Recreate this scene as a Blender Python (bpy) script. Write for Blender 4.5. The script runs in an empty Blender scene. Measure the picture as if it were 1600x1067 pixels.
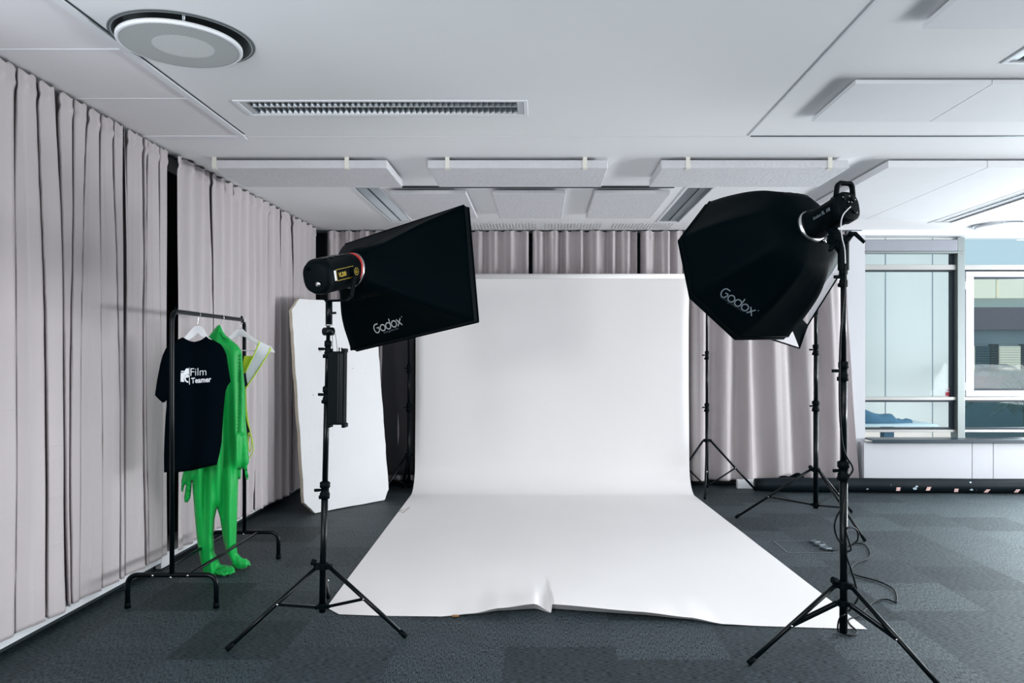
import bpy, bmesh, math, random
from mathutils import Vector, Matrix, noise
from mathutils.bvhtree import BVHTree
from mathutils.geometry import delaunay_2d_cdt

S = bpy.context.scene
C = S.collection
PI = math.pi
rnd = random.Random(7)

# ------------------------------------------------------------------ camera
CAMZ = 1.33
cam_d = bpy.data.cameras.new('camera')
cam_d.lens = 27.0
cam_d.sensor_width = 36.0
cam_d.shift_x = -45 / 1600
cam_d.shift_y = 24.5 / 1600
cam_d.clip_start = 0.05
cam_o = bpy.data.objects.new('camera', cam_d)
cam_o.location = (0, 0, CAMZ)
cam_o.rotation_euler = (PI / 2, 0, 0)
C.objects.link(cam_o)
S.camera = cam_o


def P(px, py, d):
    """point seen at pixel (px,py) of the photograph, d metres down the room"""
    return Vector(((px - 845) / 1200 * d, d, CAMZ - (py - 558) / 1200 * d))


# ------------------------------------------------------------------ world and lights
w = bpy.data.worlds.new('world')
S.world = w
w.use_nodes = True
nt = w.node_tree
bg = nt.nodes['Background']
bg.inputs[0].default_value = (0.66, 0.84, 0.93, 1)
bg.inputs[1].default_value = 0.92


XR_ = 7.5


def area(name, loc, target, sx, sy, power, col):
    l = bpy.data.lights.new(name, 'AREA')
    l.shape = 'RECTANGLE'
    l.size, l.size_y = sx, sy
    l.energy = power
    l.color = col
    o = bpy.data.objects.new(name, l)
    o.location = loc
    d = (Vector(target) - Vector(loc)).normalized()
    o.rotation_euler = d.to_track_quat('-Z', 'Y').to_euler()
    C.objects.link(o)
    return o


# daylight through the window openings in the rear, left and right walls; the
# low right one is an added uplight that brightens the ceiling
area('daylight_rear_small', (-2.0, -3.62, 1.9), (-0.2, 7.6, 1.3), 0.8, 0.8, 130, (1.0, 0.97, 0.95))
area('daylight_rear_wide', (2.6, -3.62, 1.55), (2.6, 5, 1.4), 6.0, 1.9, 6, (0.98, 0.98, 1.0))
area('daylight_right', (XR_ + 0.1, 4.4, 1.55), (0, 3.6, 0.9), 6.6, 1.9, 66, (0.94, 0.97, 1.0))
area('ceiling_uplight_right', (XR_ + 0.08, 4.4, 0.9), (3.4, 4.2, 3.4), 6.6, 0.7, 570, (0.95, 0.98, 1.0))
area('daylight_back', (6.35, 8.4, 1.6), (1.6, 3.6, 0.0), 1.9, 1.9, 300, (0.92, 0.97, 1.0))
area('daylight_left', (-2.75, 0.8, 1.5), (-1.9, 2.6, 3.2), 1.6, 1.9, 80, (0.86, 0.94, 1.0))
# overhead fill lamps added out of view to brighten the paper and floor
area('overhead_fill_right', (4.4, 2.6, 2.60), (1.6, 4.6, 0.0), 2.2, 2.6, 42, (1.0, 0.985, 0.98))
area('overhead_fill_rear', (0.3, 1.2, 2.60), (0.3, 1.35, 0.0), 3.2, 1.2, 78, (1.0, 0.98, 0.97))

S.view_settings.view_transform = 'Standard'
S.view_settings.look = 'None'
S.view_settings.exposure = 0.0
S.view_settings.gamma = 1.0
S.view_settings.use_curve_mapping = False
try:
    S.cycles.max_bounces = 8
    S.cycles.diffuse_bounces = 5
    S.cycles.sample_clamp_indirect = 4.0
    S.cycles.caustics_reflective = False
    S.cycles.caustics_refractive = False
except Exception:
    pass


# ------------------------------------------------------------------ materials
def lin(c):
    return c / 12.92 if c <= 0.04045 else ((c + 0.055) / 1.055) ** 2.4


def rgb(r, g, b):
    return (lin(r / 255), lin(g / 255), lin(b / 255), 1)


def mat(name, col, rough=0.6, metal=0.0, spec=0.5, var=0.0, vscale=6.0, bump=0.0, bscale=200.0, bstretch=(1, 1, 1), sheen=0.0, emit=None):
    m = bpy.data.materials.new(name)
    m.use_nodes = True
    t = m.node_tree
    b = t.nodes['Principled BSDF']
    b.inputs['Base Color'].default_value = col
    b.inputs['Roughness'].default_value = rough
    b.inputs['Metallic'].default_value = metal
    b.inputs['Specular IOR Level'].default_value = spec
    if sheen:
        b.inputs['Sheen Weight'].default_value = sheen
    if emit:
        b.inputs['Emission Color'].default_value = emit[0]
        b.inputs['Emission Strength'].default_value = emit[1]
    tc = t.nodes.new('ShaderNodeTexCoord')
    if var:
        n = t.nodes.new('ShaderNodeTexNoise')
        n.inputs['Scale'].default_value = vscale
        n.inputs['Detail'].default_value = 5
        t.links.new(tc.outputs['Object'], n.inputs['Vector'])
        mr = t.nodes.new('ShaderNodeMapRange')
        mr.inputs[1].default_value = 0.3
        mr.inputs[2].default_value = 0.7
        mr.inputs[3].default_value = 1 - var
        mr.inputs[4].default_value = 1 + var
        t.links.new(n.outputs[0], mr.inputs[0])
        mx = t.nodes.new('ShaderNodeVectorMath')
        mx.operation = 'SCALE'
        mx.inputs[0].default_value = col[:3]
        t.links.new(mr.outputs[0], mx.inputs['Scale'])
        t.links.new(mx.outputs[0], b.inputs['Base Color'])
    if bump:
        mp = t.nodes.new('ShaderNodeMapping')
        mp.inputs['Scale'].default_value = bstretch
        t.links.new(tc.outputs['Object'], mp.inputs['Vector'])
        n = t.nodes.new('ShaderNodeTexNoise')
        n.inputs['Scale'].default_value = bscale
        n.inputs['Detail'].default_value = 3
        t.links.new(mp.outputs[0], n.inputs['Vector'])
        bp = t.nodes.new('ShaderNodeBump')
        bp.inputs['Strength'].default_value = bump
        bp.inputs['Distance'].default_value = 0.01
        t.links.new(n.outputs[0], bp.inputs['Height'])
        t.links.new(bp.outputs[0], b.inputs['Normal'])
    return m


M = {}
M['ceiling'] = mat('ceiling_paint', rgb(232, 233, 235), 0.75, var=0.015, vscale=1.2)
M['cassette'] = mat('ceiling_cassette_grey', rgb(228, 226, 229), 0.6, var=0.01)
M['trim'] = mat('white_trim', rgb(226, 228, 232), 0.45)
M['slot'] = mat('dark_slot', rgb(30, 40, 46), 0.8)
M['panelcloth'] = mat('acoustic_cloth', rgb(205, 205, 209), 0.9, var=0.03, vscale=9, bump=0.35, bscale=40)
M['panelwhite'] = mat('acoustic_board', rgb(224, 225, 229), 0.75, var=0.01)
M['clip'] = mat('cream_clip', rgb(226, 224, 214), 0.5)
M['black'] = mat('black_metal', (0.0004, 0.0024, 0.0038, 1), 0.28, metal=0.0, spec=0.18)
M['blackplastic'] = mat('black_plastic', (0.0003, 0.0024, 0.0038, 1), 0.55, spec=0.06)
M['blackcloth'] = mat('black_softbox_cloth', (0.0, 0.0022, 0.0036, 1), 0.6, spec=0.03, bump=0.2, bscale=9)
M['shirt'] = mat('black_cotton', (0.0006, 0.0026, 0.0046, 1), 0.95, spec=0.02, bump=0.1, bscale=300)
M['green'] = mat('green_lycra', rgb(4, 160, 68), 0.42, spec=0.22, var=0.05, vscale=14, sheen=0.1)
M['shadesheet'] = mat('shade_grey_sheet', rgb(62, 62, 66), 0.9, spec=0.1)  # tone of the curtain in shadow, for the corner sheet
M['lime'] = mat('lime_fabric', rgb(190, 225, 45), 0.6)
M['reflect'] = mat('reflective_band', rgb(232, 236, 244), 0.4)
M['navy'] = mat('dark_navy_mesh', rgb(12, 26, 40), 0.8)
M['whiteplastic'] = mat('white_plastic', rgb(222, 223, 228), 0.4)
M['chrome'] = mat('chrome', (0.7, 0.7, 0.72, 1), 0.15, metal=1.0)
M['silver'] = mat('silver_ring', (0.62, 0.63, 0.65, 1), 0.3, metal=1.0)
M['paper'] = mat('white_seamless_paper', rgb(234, 232, 232), 0.7, spec=0.25, var=0.008, vscale=2)
M['logo'] = mat('pale_print', rgb(196, 200, 205), 0.6)
M['logodim'] = mat('grey_print', rgb(110, 122, 130), 0.6)
M['logofaint'] = mat('faint_print', rgb(40, 54, 62), 0.6)
M['shirtprint'] = mat('white_shirt_print', rgb(220, 224, 230), 0.7)
M['yellow'] = mat('yellow_print', rgb(190, 165, 30), 0.5)
M['redtrim'] = mat('red_ring', rgb(200, 60, 55), 0.4)
M['foam'] = mat('white_foam_board', rgb(222, 223, 225), 0.85, var=0.015, vscale=3, bump=0.2, bscale=25)
M['foamedge'] = mat('cream_foam_edge', rgb(214, 206, 188), 0.9, var=0.06, vscale=12, bump=0.4, bscale=60)
M['diffuser'] = mat('white_diffuser_cloth', rgb(225, 222, 226), 0.8)
M['cabinet'] = mat('white_laminate', rgb(184, 186, 192), 0.4)
M['windowframe'] = mat('white_window_frame', rgb(186, 188, 196), 0.35)
M['steel'] = mat('grey_mullion', rgb(122, 130, 130), 0.4, metal=0.3)
M['alu'] = mat('pale_aluminium', rgb(160, 160, 158), 0.35, metal=0.2)
M['blind'] = mat('grey_blind_cloth', rgb(140, 143, 152), 0.85, var=0.03, vscale=14)
M['gasket'] = mat('dark_gasket', rgb(8, 30, 42), 0.6)
M['sill'] = mat('dark_sill', rgb(28, 46, 58), 0.3)
M['wall'] = mat('white_wall', rgb(190, 191, 196), 0.8)
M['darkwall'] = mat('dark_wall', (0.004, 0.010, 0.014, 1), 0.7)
M['blackroll'] = mat('black_vinyl', (0.002, 0.006, 0.009, 1), 0.5, spec=0.15)
M['tape'] = mat('pink_tape', rgb(240, 200, 196), 0.6)
M['chalk'] = mat('pale_scuff', rgb(170, 188, 198), 0.8)
M['cable'] = mat('black_cable', (0.0006, 0.0028, 0.004, 1), 0.5, spec=0.12)
M['cablewhite'] = mat('pale_cable', rgb(200, 205, 210), 0.4)
M['outwall'] = mat('outside_panel', rgb(240, 230, 222), 0.7)
M['facade'] = mat('facade_grey', rgb(150, 160, 166), 0.85, var=0.05, vscale=2)
M['facadeband'] = mat('facade_band', rgb(134, 124, 130), 0.85)
M['facadeglass'] = mat('facade_glass', rgb(40, 80, 92), 0.2)
M['facadelit'] = mat('lit_window', rgb(225, 220, 200), 0.5, emit=(rgb(236, 228, 208), 0.5))
M['facadepale'] = mat('facade_pale', rgb(196, 202, 196), 0.85)
M['facadelow'] = mat('facade_teal', rgb(84, 110, 118), 0.6, var=0.15, vscale=1.5)  # teal stands in for the reflection in the lower pane
M['leaf'] = mat('leaf', rgb(52, 78, 74), 0.6)
M['bundle'] = mat('dark_blue_cloth', rgb(52, 84, 104), 0.9)
M['tabletop'] = mat('pale_table', rgb(168, 178, 182), 0.5)
M['red'] = mat('red_label', rgb(190, 60, 76), 0.5)
M['louvre'] = mat('mirror_louvre', (0.42, 0.44, 0.46, 1), 0.4, metal=0.9)
M['tray'] = mat('lamp_tray', rgb(190, 196, 200), 0.35, metal=0.5)
M['tube'] = mat('fluorescent_tube', rgb(238, 240, 242), 0.3, emit=(rgb(240, 245, 250), 0.03))
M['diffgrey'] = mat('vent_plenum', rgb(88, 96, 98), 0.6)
M['warn'] = mat('grey_metal_plate', rgb(96, 106, 112), 0.4, metal=0.6)


def stripes_mat():
    """perforated air diffuser face: fine diagonal rows of holes, paler disc in the middle"""
    m = mat('perforated_steel', rgb(196, 200, 200), 0.5)
    t = m.node_tree
    b = t.nodes['Principled BSDF']
    tc = t.nodes.new('ShaderNodeTexCoord')
    mp = t.nodes.new('ShaderNodeMapping')
    mp.inputs['Rotation'].default_value = (0, 0, 0.55)
    t.links.new(tc.outputs['Object'], mp.inputs['Vector'])
    wv = t.nodes.new('ShaderNodeTexWave')
    wv.inputs['Scale'].default_value = 19
    wv.inputs['Distortion'].default_value = 0
    t.links.new(mp.outputs[0], wv.inputs['Vector'])
    ln = t.nodes.new('ShaderNodeVectorMath')
    ln.operation = 'LENGTH'
    sx = t.nodes.new('ShaderNodeSeparateXYZ')
    cb = t.nodes.new('ShaderNodeCombineXYZ')
    t.links.new(tc.outputs['Object'], sx.inputs[0])
    t.links.new(sx.outputs[0], cb.inputs[0])
    t.links.new(sx.outputs[1], cb.inputs[1])
    t.links.new(cb.outputs[0], ln.inputs[0])
    lt = t.nodes.new('ShaderNodeMath')
    lt.operation = 'LESS_THAN'
    lt.inputs[1].default_value = 0.118
    t.links.new(ln.outputs['Value'], lt.inputs[0])
    base = t.nodes.new('ShaderNodeMix')
    base.data_type = 'RGBA'
    base.inputs[6].default_value = rgb(196, 199, 199)
    base.inputs[7].default_value = rgb(232, 233, 233)
    t.links.new(lt.outputs[0], base.inputs[0])
    mx = t.nodes.new('ShaderNodeMix')
    mx.data_type = 'RGBA'
    mx.blend_type = 'MULTIPLY'
    mx.inputs[7].default_value = (0.55, 0.58, 0.59, 1)
    t.links.new(wv.outputs['Fac'], mx.inputs[0])
    t.links.new(base.outputs[2], mx.inputs[6])
    t.links.new(mx.outputs[2], b.inputs['Base Color'])
    return m


M['perforated'] = stripes_mat()


def glass_mat(name, tint, gloss):
    m = bpy.data.materials.new(name)
    m.use_nodes = True
    t = m.node_tree
    t.nodes.clear()
    o = t.nodes.new('ShaderNodeOutputMaterial')
    tr = t.nodes.new('ShaderNodeBsdfTransparent')
    tr.inputs[0].default_value = tint
    g = t.nodes.new('ShaderNodeBsdfGlossy')
    g.inputs['Roughness'].default_value = 0.02
    fr = t.nodes.new('ShaderNodeFresnel')
    fr.inputs[0].default_value = 1.14
    ad = t.nodes.new('ShaderNodeMath')
    ad.operation = 'ADD'
    ad.inputs[1].default_value = gloss
    t.links.new(fr.outputs[0], ad.inputs[0])
    mx = t.nodes.new('ShaderNodeMixShader')
    t.links.new(ad.outputs[0], mx.inputs[0])
    t.links.new(tr.outputs[0], mx.inputs[1])
    t.links.new(g.outputs[0], mx.inputs[2])
    t.links.new(mx.outputs[0], o.inputs[0])
    return m


M['glass'] = glass_mat('window_glass', (0.88, 0.94, 0.96, 1), 0.0)


def curtain_mat():
    m = mat('taupe_satin_curtain', rgb(183, 176, 178), 0.6, spec=0.12)
    t = m.node_tree
    b = t.nodes['Principled BSDF']
    b.inputs['Sheen Weight'].default_value = 0.15
    tc = t.nodes.new('ShaderNodeTexCoord')
    # storage creases: soft rumples and some near-horizontal fold lines
    n1 = t.nodes.new('ShaderNodeTexNoise')
    n1.inputs['Scale'].default_value = 3.5
    n1.inputs['Detail'].default_value = 4
    n1.inputs['Distortion'].default_value = 0.6
    t.links.new(tc.outputs['Object'], n1.inputs['Vector'])
    mp = t.nodes.new('ShaderNodeMapping')
    mp.inputs['Scale'].default_value = (0.5, 0.5, 3.4)
    t.links.new(tc.outputs['Object'], mp.inputs['Vector'])
    n2 = t.nodes.new('ShaderNodeTexVoronoi')
    n2.feature = 'DISTANCE_TO_EDGE'
    n2.inputs['Scale'].default_value = 1.5
    n2.inputs['Randomness'].default_value = 0.75
    t.links.new(mp.outputs[0], n2.inputs['Vector'])
    mr = t.nodes.new('ShaderNodeMapRange')
    mr.inputs[1].default_value = 0.0
    mr.inputs[2].default_value = 0.035
    mr.inputs[3].default_value = 0.07
    mr.inputs[4].default_value = 0.0
    t.links.new(n2.outputs['Distance'], mr.inputs[0])
    ad = t.nodes.new('ShaderNodeMath')
    t.links.new(n1.outputs[0], ad.inputs[0])
    t.links.new(mr.outputs[0], ad.inputs[1])
    bp = t.nodes.new('ShaderNodeBump')
    bp.inputs['Strength'].default_value = 0.35
    bp.inputs['Distance'].default_value = 0.02
    t.links.new(ad.outputs[0], bp.inputs['Height'])
    t.links.new(bp.outputs[0], b.inputs['Normal'])
    return m


M['curtain'] = curtain_mat()


def carpet_mat():
    m = mat('carpet_tiles', rgb(50, 60, 68), 0.62, spec=0.5)
    t = m.node_tree
    N, L = t.nodes, t.links
    b = N['Principled BSDF']
    tc = N.new('ShaderNodeTexCoord')
    sx = N.new('ShaderNodeSeparateXYZ')
    L.new(tc.outputs['Object'], sx.inputs[0])

    def math_(op, a, bb=None):
        n = N.new('ShaderNodeMath')
        n.operation = op
        for i, v in enumerate((a, bb)):
            if v is None:
                continue
            if isinstance(v, (int, float)):
                n.inputs[i].default_value = v
            else:
                L.new(v, n.inputs[i])
        return n.outputs[0]
    col = math_('FLOOR', math_('DIVIDE', math_('ADD', sx.outputs[0], 10.16), 0.5))
    off = math_('MULTIPLY', math_('MODULO', col, 2), 0.15)
    row = math_('FLOOR', math_('DIVIDE', math_('ADD', math_('SUBTRACT', sx.outputs[1], 3.527), math_('ADD', off, 10)), 0.5))
    cb = N.new('ShaderNodeCombineXYZ')
    L.new(col, cb.inputs[0])
    L.new(row, cb.inputs[1])
    wn = N.new('ShaderNodeTexWhiteNoise')
    wn.noise_dimensions = '3D'
    L.new(cb.outputs[0], wn.inputs['Vector'])
    fibres = []
    for sc in ((40, 230, 40), (230, 40, 40)):
        mp = N.new('ShaderNodeMapping')
        mp.inputs['Scale'].default_value = sc
        L.new(tc.outputs['Object'], mp.inputs['Vector'])
        n = N.new('ShaderNodeTexNoise')
        n.inputs['Scale'].default_value = 1.0
        n.inputs['Detail'].default_value = 3
        L.new(mp.outputs[0], n.inputs['Vector'])
        fibres.append(n.outputs[0])
    gt = math_('GREATER_THAN', wn.outputs[0], 0.5)
    mixf = N.new('ShaderNodeMix')
    L.new(gt, mixf.inputs[0])
    L.new(fibres[0], mixf.inputs[2])
    L.new(fibres[1], mixf.inputs[3])
    big = N.new('ShaderNodeTexNoise')
    big.inputs['Scale'].default_value = 5
    big.inputs['Detail'].default_value = 4
    L.new(tc.outputs['Object'], big.inputs['Vector'])
    ramp = N.new('ShaderNodeMapRange')
    ramp.inputs[1].default_value = 0.33
    ramp.inputs[2].default_value = 0.68
    ramp.inputs[3].default_value = 0.15
    ramp.inputs[4].default_value = 2.0
    L.new(mixf.outputs[0], ramp.inputs[0])
    tile = math_('ADD', math_('MULTIPLY', wn.outputs[0], 0.55), 0.72)
    f = math_('MULTIPLY', ramp.outputs[0], tile)
    f = math_('MULTIPLY', f, math_('ADD', math_('MULTIPLY', big.outputs[0], 0.4), 0.8))
    v = N.new('ShaderNodeVectorMath')
    v.operation = 'SCALE'
    v.inputs[0].default_value = (0.0130, 0.0240, 0.0300)
    L.new(f, v.inputs['Scale'])
    L.new(v.outputs[0], b.inputs['Base Color'])
    L.new(math_('MULTIPLY', f, 0.42), b.inputs['Specular IOR Level'])
    bp = N.new('ShaderNodeBump')
    bp.inputs['Strength'].default_value = 0.5
    bp.inputs['Distance'].default_value = 0.004
    L.new(mixf.outputs[0], bp.inputs['Height'])
    L.new(bp.outputs[0], b.inputs['Normal'])
    return m


M['carpet'] = carpet_mat()

# ------------------------------------------------------------------ mesh helpers
WL = {}


def tag(o, label=None, cat=None, group=None, kind=None):
    if label:
        o['label'] = label
    if cat:
        o['category'] = cat
    if group:
        o['group'] = group
    if kind:
        o['kind'] = kind
    return o


def thing(name, loc, label, cat, group=None):
    o = bpy.data.objects.new(name, None)
    o.empty_display_size = 0.1
    o.location = loc
    C.objects.link(o)
    WL[o] = Vector(loc)
    return tag(o, label, cat, group)


SPLIT = {'end_plate', 'corner_guard', 'foot_cap', 'bolt', 'vent', 'tilt_knob', 'cooling_rib', 'control_knob', 'marking', 'transom',
         'gasket', 'hinge', 'fixing', 'stop_pin', 'pole', 'hanger_stud', 'socket', 'dent', 'yellow_line', 'ring_screw', 'cord', 'hood_fold', 'lime_piping', 'toe_bunch', 'sash_gasket'}


def islands(bm):
    seen, out = set(), []
    for f in bm.faces:
        if f in seen:
            continue
        st, isl = [f], []
        seen.add(f)
        while st:
            q = st.pop()
            isl.append(q)
            for v in q.verts:
                for g_ in v.link_faces:
                    if g_ not in seen:
                        seen.add(g_)
                        st.append(g_)
        out.append(isl)
    return out


def obj(name, bm, material, parent=None, **kw):
    """like obj1, but the separate pieces of the named parts become parts of their own"""
    if name in SPLIT and parent is not None:
        isl = islands(bm)
        if len(isl) > 1:
            first = None
            for fs in isl:
                nb_ = bmesh.new()
                mp = {}
                for f in fs:
                    vs = []
                    for v in f.verts:
                        if v not in mp:
                            mp[v] = nb_.verts.new(v.co)
                        vs.append(mp[v])
                    nb_.faces.new(vs).material_index = f.material_index
                o = obj1(name, nb_, material, parent, **kw)
                first = first or o
            bm.free()
            return first
    return obj1(name, bm, material, parent, **kw)


def obj1(name, bm, material, parent=None, smooth=True, origin=None, bevel=0, solid=0):
    """bm is in world coordinates"""
    if parent is not None:
        wl = WL[parent]
    else:
        if origin is None:
            xs = [v.co for v in bm.verts]
            lo = Vector((min(v.x for v in xs), min(v.y for v in xs), min(v.z for v in xs)))
            hi = Vector((max(v.x for v in xs), max(v.y for v in xs), max(v.z for v in xs)))
            origin = Vector(((lo.x + hi.x) / 2, (lo.y + hi.y) / 2, lo.z))
        wl = Vector(origin)
    for v in bm.verts:
        v.co -= wl
    me = bpy.data.meshes.new(name)
    bm.to_mesh(me)
    bm.free()
    ms = material if isinstance(material, (list, tuple)) else [material]
    for m in ms:
        me.materials.append(M[m])
    if smooth:
        for p in me.polygons:
            p.use_smooth = True
    o = bpy.data.objects.new(name, me)
    C.objects.link(o)
    WL[o] = wl
    if parent is not None:
        o.parent = parent
    else:
        o.location = wl
    if solid:
        md = o.modifiers.new('solid', 'SOLIDIFY')
        md.thickness = solid
        md.offset = 0
    if bevel:
        md = o.modifiers.new('bevel', 'BEVEL')
        md.width = bevel
        md.segments = 2
        md.limit_method = 'ANGLE'
    if smooth and bevel:
        md = o.modifiers.new('wn', 'WEIGHTED_NORMAL')
    return o


def nb():
    return bmesh.new()


def box(bm, lo, hi, mi=0, rot=None, piv=None):
    x0, y0, z0 = lo
    x1, y1, z1 = hi
    vs = [bm.verts.new(c) for c in ((x0, y0, z0), (x1, y0, z0), (x1, y1, z0), (x0, y1, z0), (x0, y0, z1), (x1, y0, z1), (x1, y1, z1), (x0, y1, z1))]
    if rot is not None:
        for v in vs:
            v.co = piv + rot @ (v.co - piv)
    for f in ((3, 2, 1, 0), (4, 5, 6, 7), (0, 1, 5, 4), (1, 2, 6, 5), (2, 3, 7, 6), (3, 0, 4, 7)):
        fc = bm.faces.new([vs[i] for i in f])
        fc.material_index = mi
    return vs


def obox(bm, c, ax, ay, az, mi=0):
    """box about centre c with half-axis vectors"""
    c = Vector(c)
    vs = []
    for sz in (-1, 1):
        for sx, sy in ((-1, -1), (1, -1), (1, 1), (-1, 1)):
            vs.append(bm.verts.new(c + sx * ax + sy * ay + sz * az))
    for f in ((3, 2, 1, 0), (4, 5, 6, 7), (0, 1, 5, 4), (1, 2, 6, 5), (2, 3, 7, 6), (3, 0, 4, 7)):
        fc = bm.faces.new([vs[i] for i in f])
        fc.material_index = mi


def frame_of(d):
    d = d.normalized()
    a = Vector((0, 0, 1)) if abs(d.z) < 0.9 else Vector((1, 0, 0))
    u = d.cross(a).normalized()
    return u, u.cross(d).normalized()


def tube(bm, p0, p1, r0, r1=None, n=14, caps=True, mi=0):
    p0, p1 = Vector(p0), Vector(p1)
    r1 = r0 if r1 is None else r1
    u, v = frame_of(p1 - p0)
    A, B = [], []
    for i in range(n):
        a = 2 * PI * i / n
        dr = u * math.cos(a) + v * math.sin(a)
        A.append(bm.verts.new(p0 + dr * r0))
        B.append(bm.verts.new(p1 + dr * r1))
    for i in range(n):
        j = (i + 1) % n
        f = bm.faces.new((A[i], A[j], B[j], B[i]))
        f.material_index = mi
    if caps:
        f = bm.faces.new(A[::-1])
        f.material_index = mi
        f = bm.faces.new(B)
        f.material_index = mi


def rings(bm, p0, axis, prof, n=24, mi=0, up=None):
    """lathe: prof = [(t, r)] along axis from p0"""
    axis = Vector(axis).normalized()
    u, v = frame_of(axis)
    prev = None
    first = None
    for t, r in prof:
        ring = [bm.verts.new(Vector(p0) + axis * t + (u * math.cos(2 * PI * i / n) + v * math.sin(2 * PI * i / n)) * max(r, 1e-4)) for i in range(n)]
        if prev:
            for i in range(n):
                j = (i + 1) % n
                bm.faces.new((prev[i], prev[j], ring[j], ring[i])).material_index = mi
        else:
            first = ring
        prev = ring
    bm.faces.new(first[::-1]).material_index = mi
    bm.faces.new(prev).material_index = mi


def smooth_path(pts, sub=8, closed=False):
    pts = [Vector(p) for p in pts]
    out = []
    n = len(pts)
    for i in range(n - 1):
        p0 = pts[max(i - 1, 0)]
        p1, p2 = pts[i], pts[i + 1]
        p3 = pts[min(i + 2, n - 1)]
        for k in range(sub):
            t = k / sub
            out.append(0.5 * ((2 * p1) + (-p0 + p2) * t + (2 * p0 - 5 * p1 + 4 * p2 - p3) * t * t + (-p0 + 3 * p1 - 3 * p2 + p3) * t ** 3))
    out.append(pts[-1])
    return out


def sweep(bm, pts, r, n=8, mi=0, flat=None):
    pts = [Vector(p) for p in pts]
    T = []
    for i in range(len(pts)):
        a = pts[max(i - 1, 0)]
        b = pts[min(i + 1, len(pts) - 1)]
        T.append((b - a).normalized() if (b - a).length > 1e-9 else Vector((0, 0, 1)))
    u, v = frame_of(T[0])
    prev = None
    for i, p in enumerate(pts):
        if i:
            q = T[i - 1].rotation_difference(T[i])
            u = q @ u
            v = q @ v
        rr = r[i] if isinstance(r, (list, tuple)) else r
        ring = [bm.verts.new(p + (u * math.cos(2 * PI * k / n) + v * math.sin(2 * PI * k / n)) * rr) for k in range(n)]
        if prev:
            for k in range(n):
                j = (k + 1) % n
                bm.faces.new((prev[k], prev[j], ring[j], ring[k])).material_index = mi
        else:
            bm.faces.new(ring[::-1]).material_index = mi
        prev = ring
    bm.faces.new(prev).material_index = mi


def grid(bm, rows, mi=0, closed=False):
    R_ = [[bm.verts.new(p) for p in row] for row in rows]
    for i in range(len(R_) - 1):
        m = len(R_[i])
        for j in range(m if closed else m - 1):
            k = (j + 1) % m
            bm.faces.new((R_[i][j], R_[i][k], R_[i + 1][k], R_[i + 1][j])).material_index = mi
    return R_


def struct(name, bm, m, **k):
    o = obj(name, bm, m, **k)
    if k.get('parent') is None:
        o['kind'] = 'structure'
    return o


# ------------------------------------------------------------------ the room
XL, XR, YB, YR, ZC = -2.62, XR_, 8.1, -3.5, 2.637
bm = nb()
box(bm, (XL - 0.2, YR - 0.2, -0.1), (XR + 0.2, YB + 0.1, 0.0))
struct('floor', bm, 'carpet', smooth=False, origin=(0, 0, 0))

# lamps: (x0, x1, y0, y1); air diffusers: (x, y, r)
LAMPS = [(-1.564, -0.075, 3.91, 4.15), (-1.455, -1.235, 5.89, 7.43), (1.12, 1.34, 5.89, 7.43), (3.77, 3.99, 5.96, 7.47), (2.05, 3.55, 3.17, 3.41)]
VENTS = [(-1.47, 3.16, 0.265), (4.56, 7.58, 0.265)]
cells = [(x0, x1, y0, y1) for x0, x1, y0, y1 in LAMPS] + [(x - r - 0.03, x + r + 0.03, y - r - 0.03, y + r + 0.03) for x, y, r in VENTS]
xs = sorted({XL - 0.2, XR + 0.2, -1.755} | {c[0] for c in cells} | {c[1] for c in cells})
ys = sorted({YR - 0.2, YB + 0.15, 4.53} | {c[2] for c in cells} | {c[3] for c in cells})
bm = nb()
for i in range(len(xs) - 1):
    for j in range(len(ys) - 1):
        cx, cy = (xs[i] + xs[i + 1]) / 2, (ys[j] + ys[j + 1]) / 2
        if any(c[0] < cx < c[1] and c[2] < cy < c[3] for c in cells):
            continue
        vs = [bm.verts.new(p) for p in ((xs[i], ys[j], ZC), (xs[i], ys[j + 1], ZC), (xs[i + 1], ys[j + 1], ZC), (xs[i + 1], ys[j], ZC))]
        f = bm.faces.new(vs)
        f.material_index = 1 if (cx < -1.755 and cy < 4.53) else 0
for x, y, r in VENTS:
    h = r + 0.03
    A, B = [], []
    n = 64
    for k in range(n):
        a = 2 * PI * k / n
        c_, s_ = math.cos(a), math.sin(a)
        q = h / max(abs(c_), abs(s_))
        A.append(bm.verts.new((x + r * c_, y + r * s_, ZC)))
        B.append(bm.verts.new((x + q * c_, y + q * s_, ZC)))
    for k in range(n):
        j = (k + 1) % n
        bm.faces.new((A[k], A[j], B[j], B[k]))
# slab above, closing the recesses
box(bm, (XL - 0.2, YR - 0.2, ZC + 0.12), (XR + 0.2, YB + 0.15, ZC + 0.2))
bmesh.ops.remove_doubles(bm, verts=bm.verts, dist=1e-5)
struct('ceiling', bm, ['ceiling', 'cassette'], smooth=False, origin=(0, 0, ZC))


def strip(name, lo, hi, m):
    b_ = nb()
    box(b_, lo, hi)
    return struct(name, b_, m, smooth=False)


tn = [0]


def trim(lo, hi, m='trim'):
    tn[0] += 1
    return strip('trim_%d' % tn[0], lo, hi, m)


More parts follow.
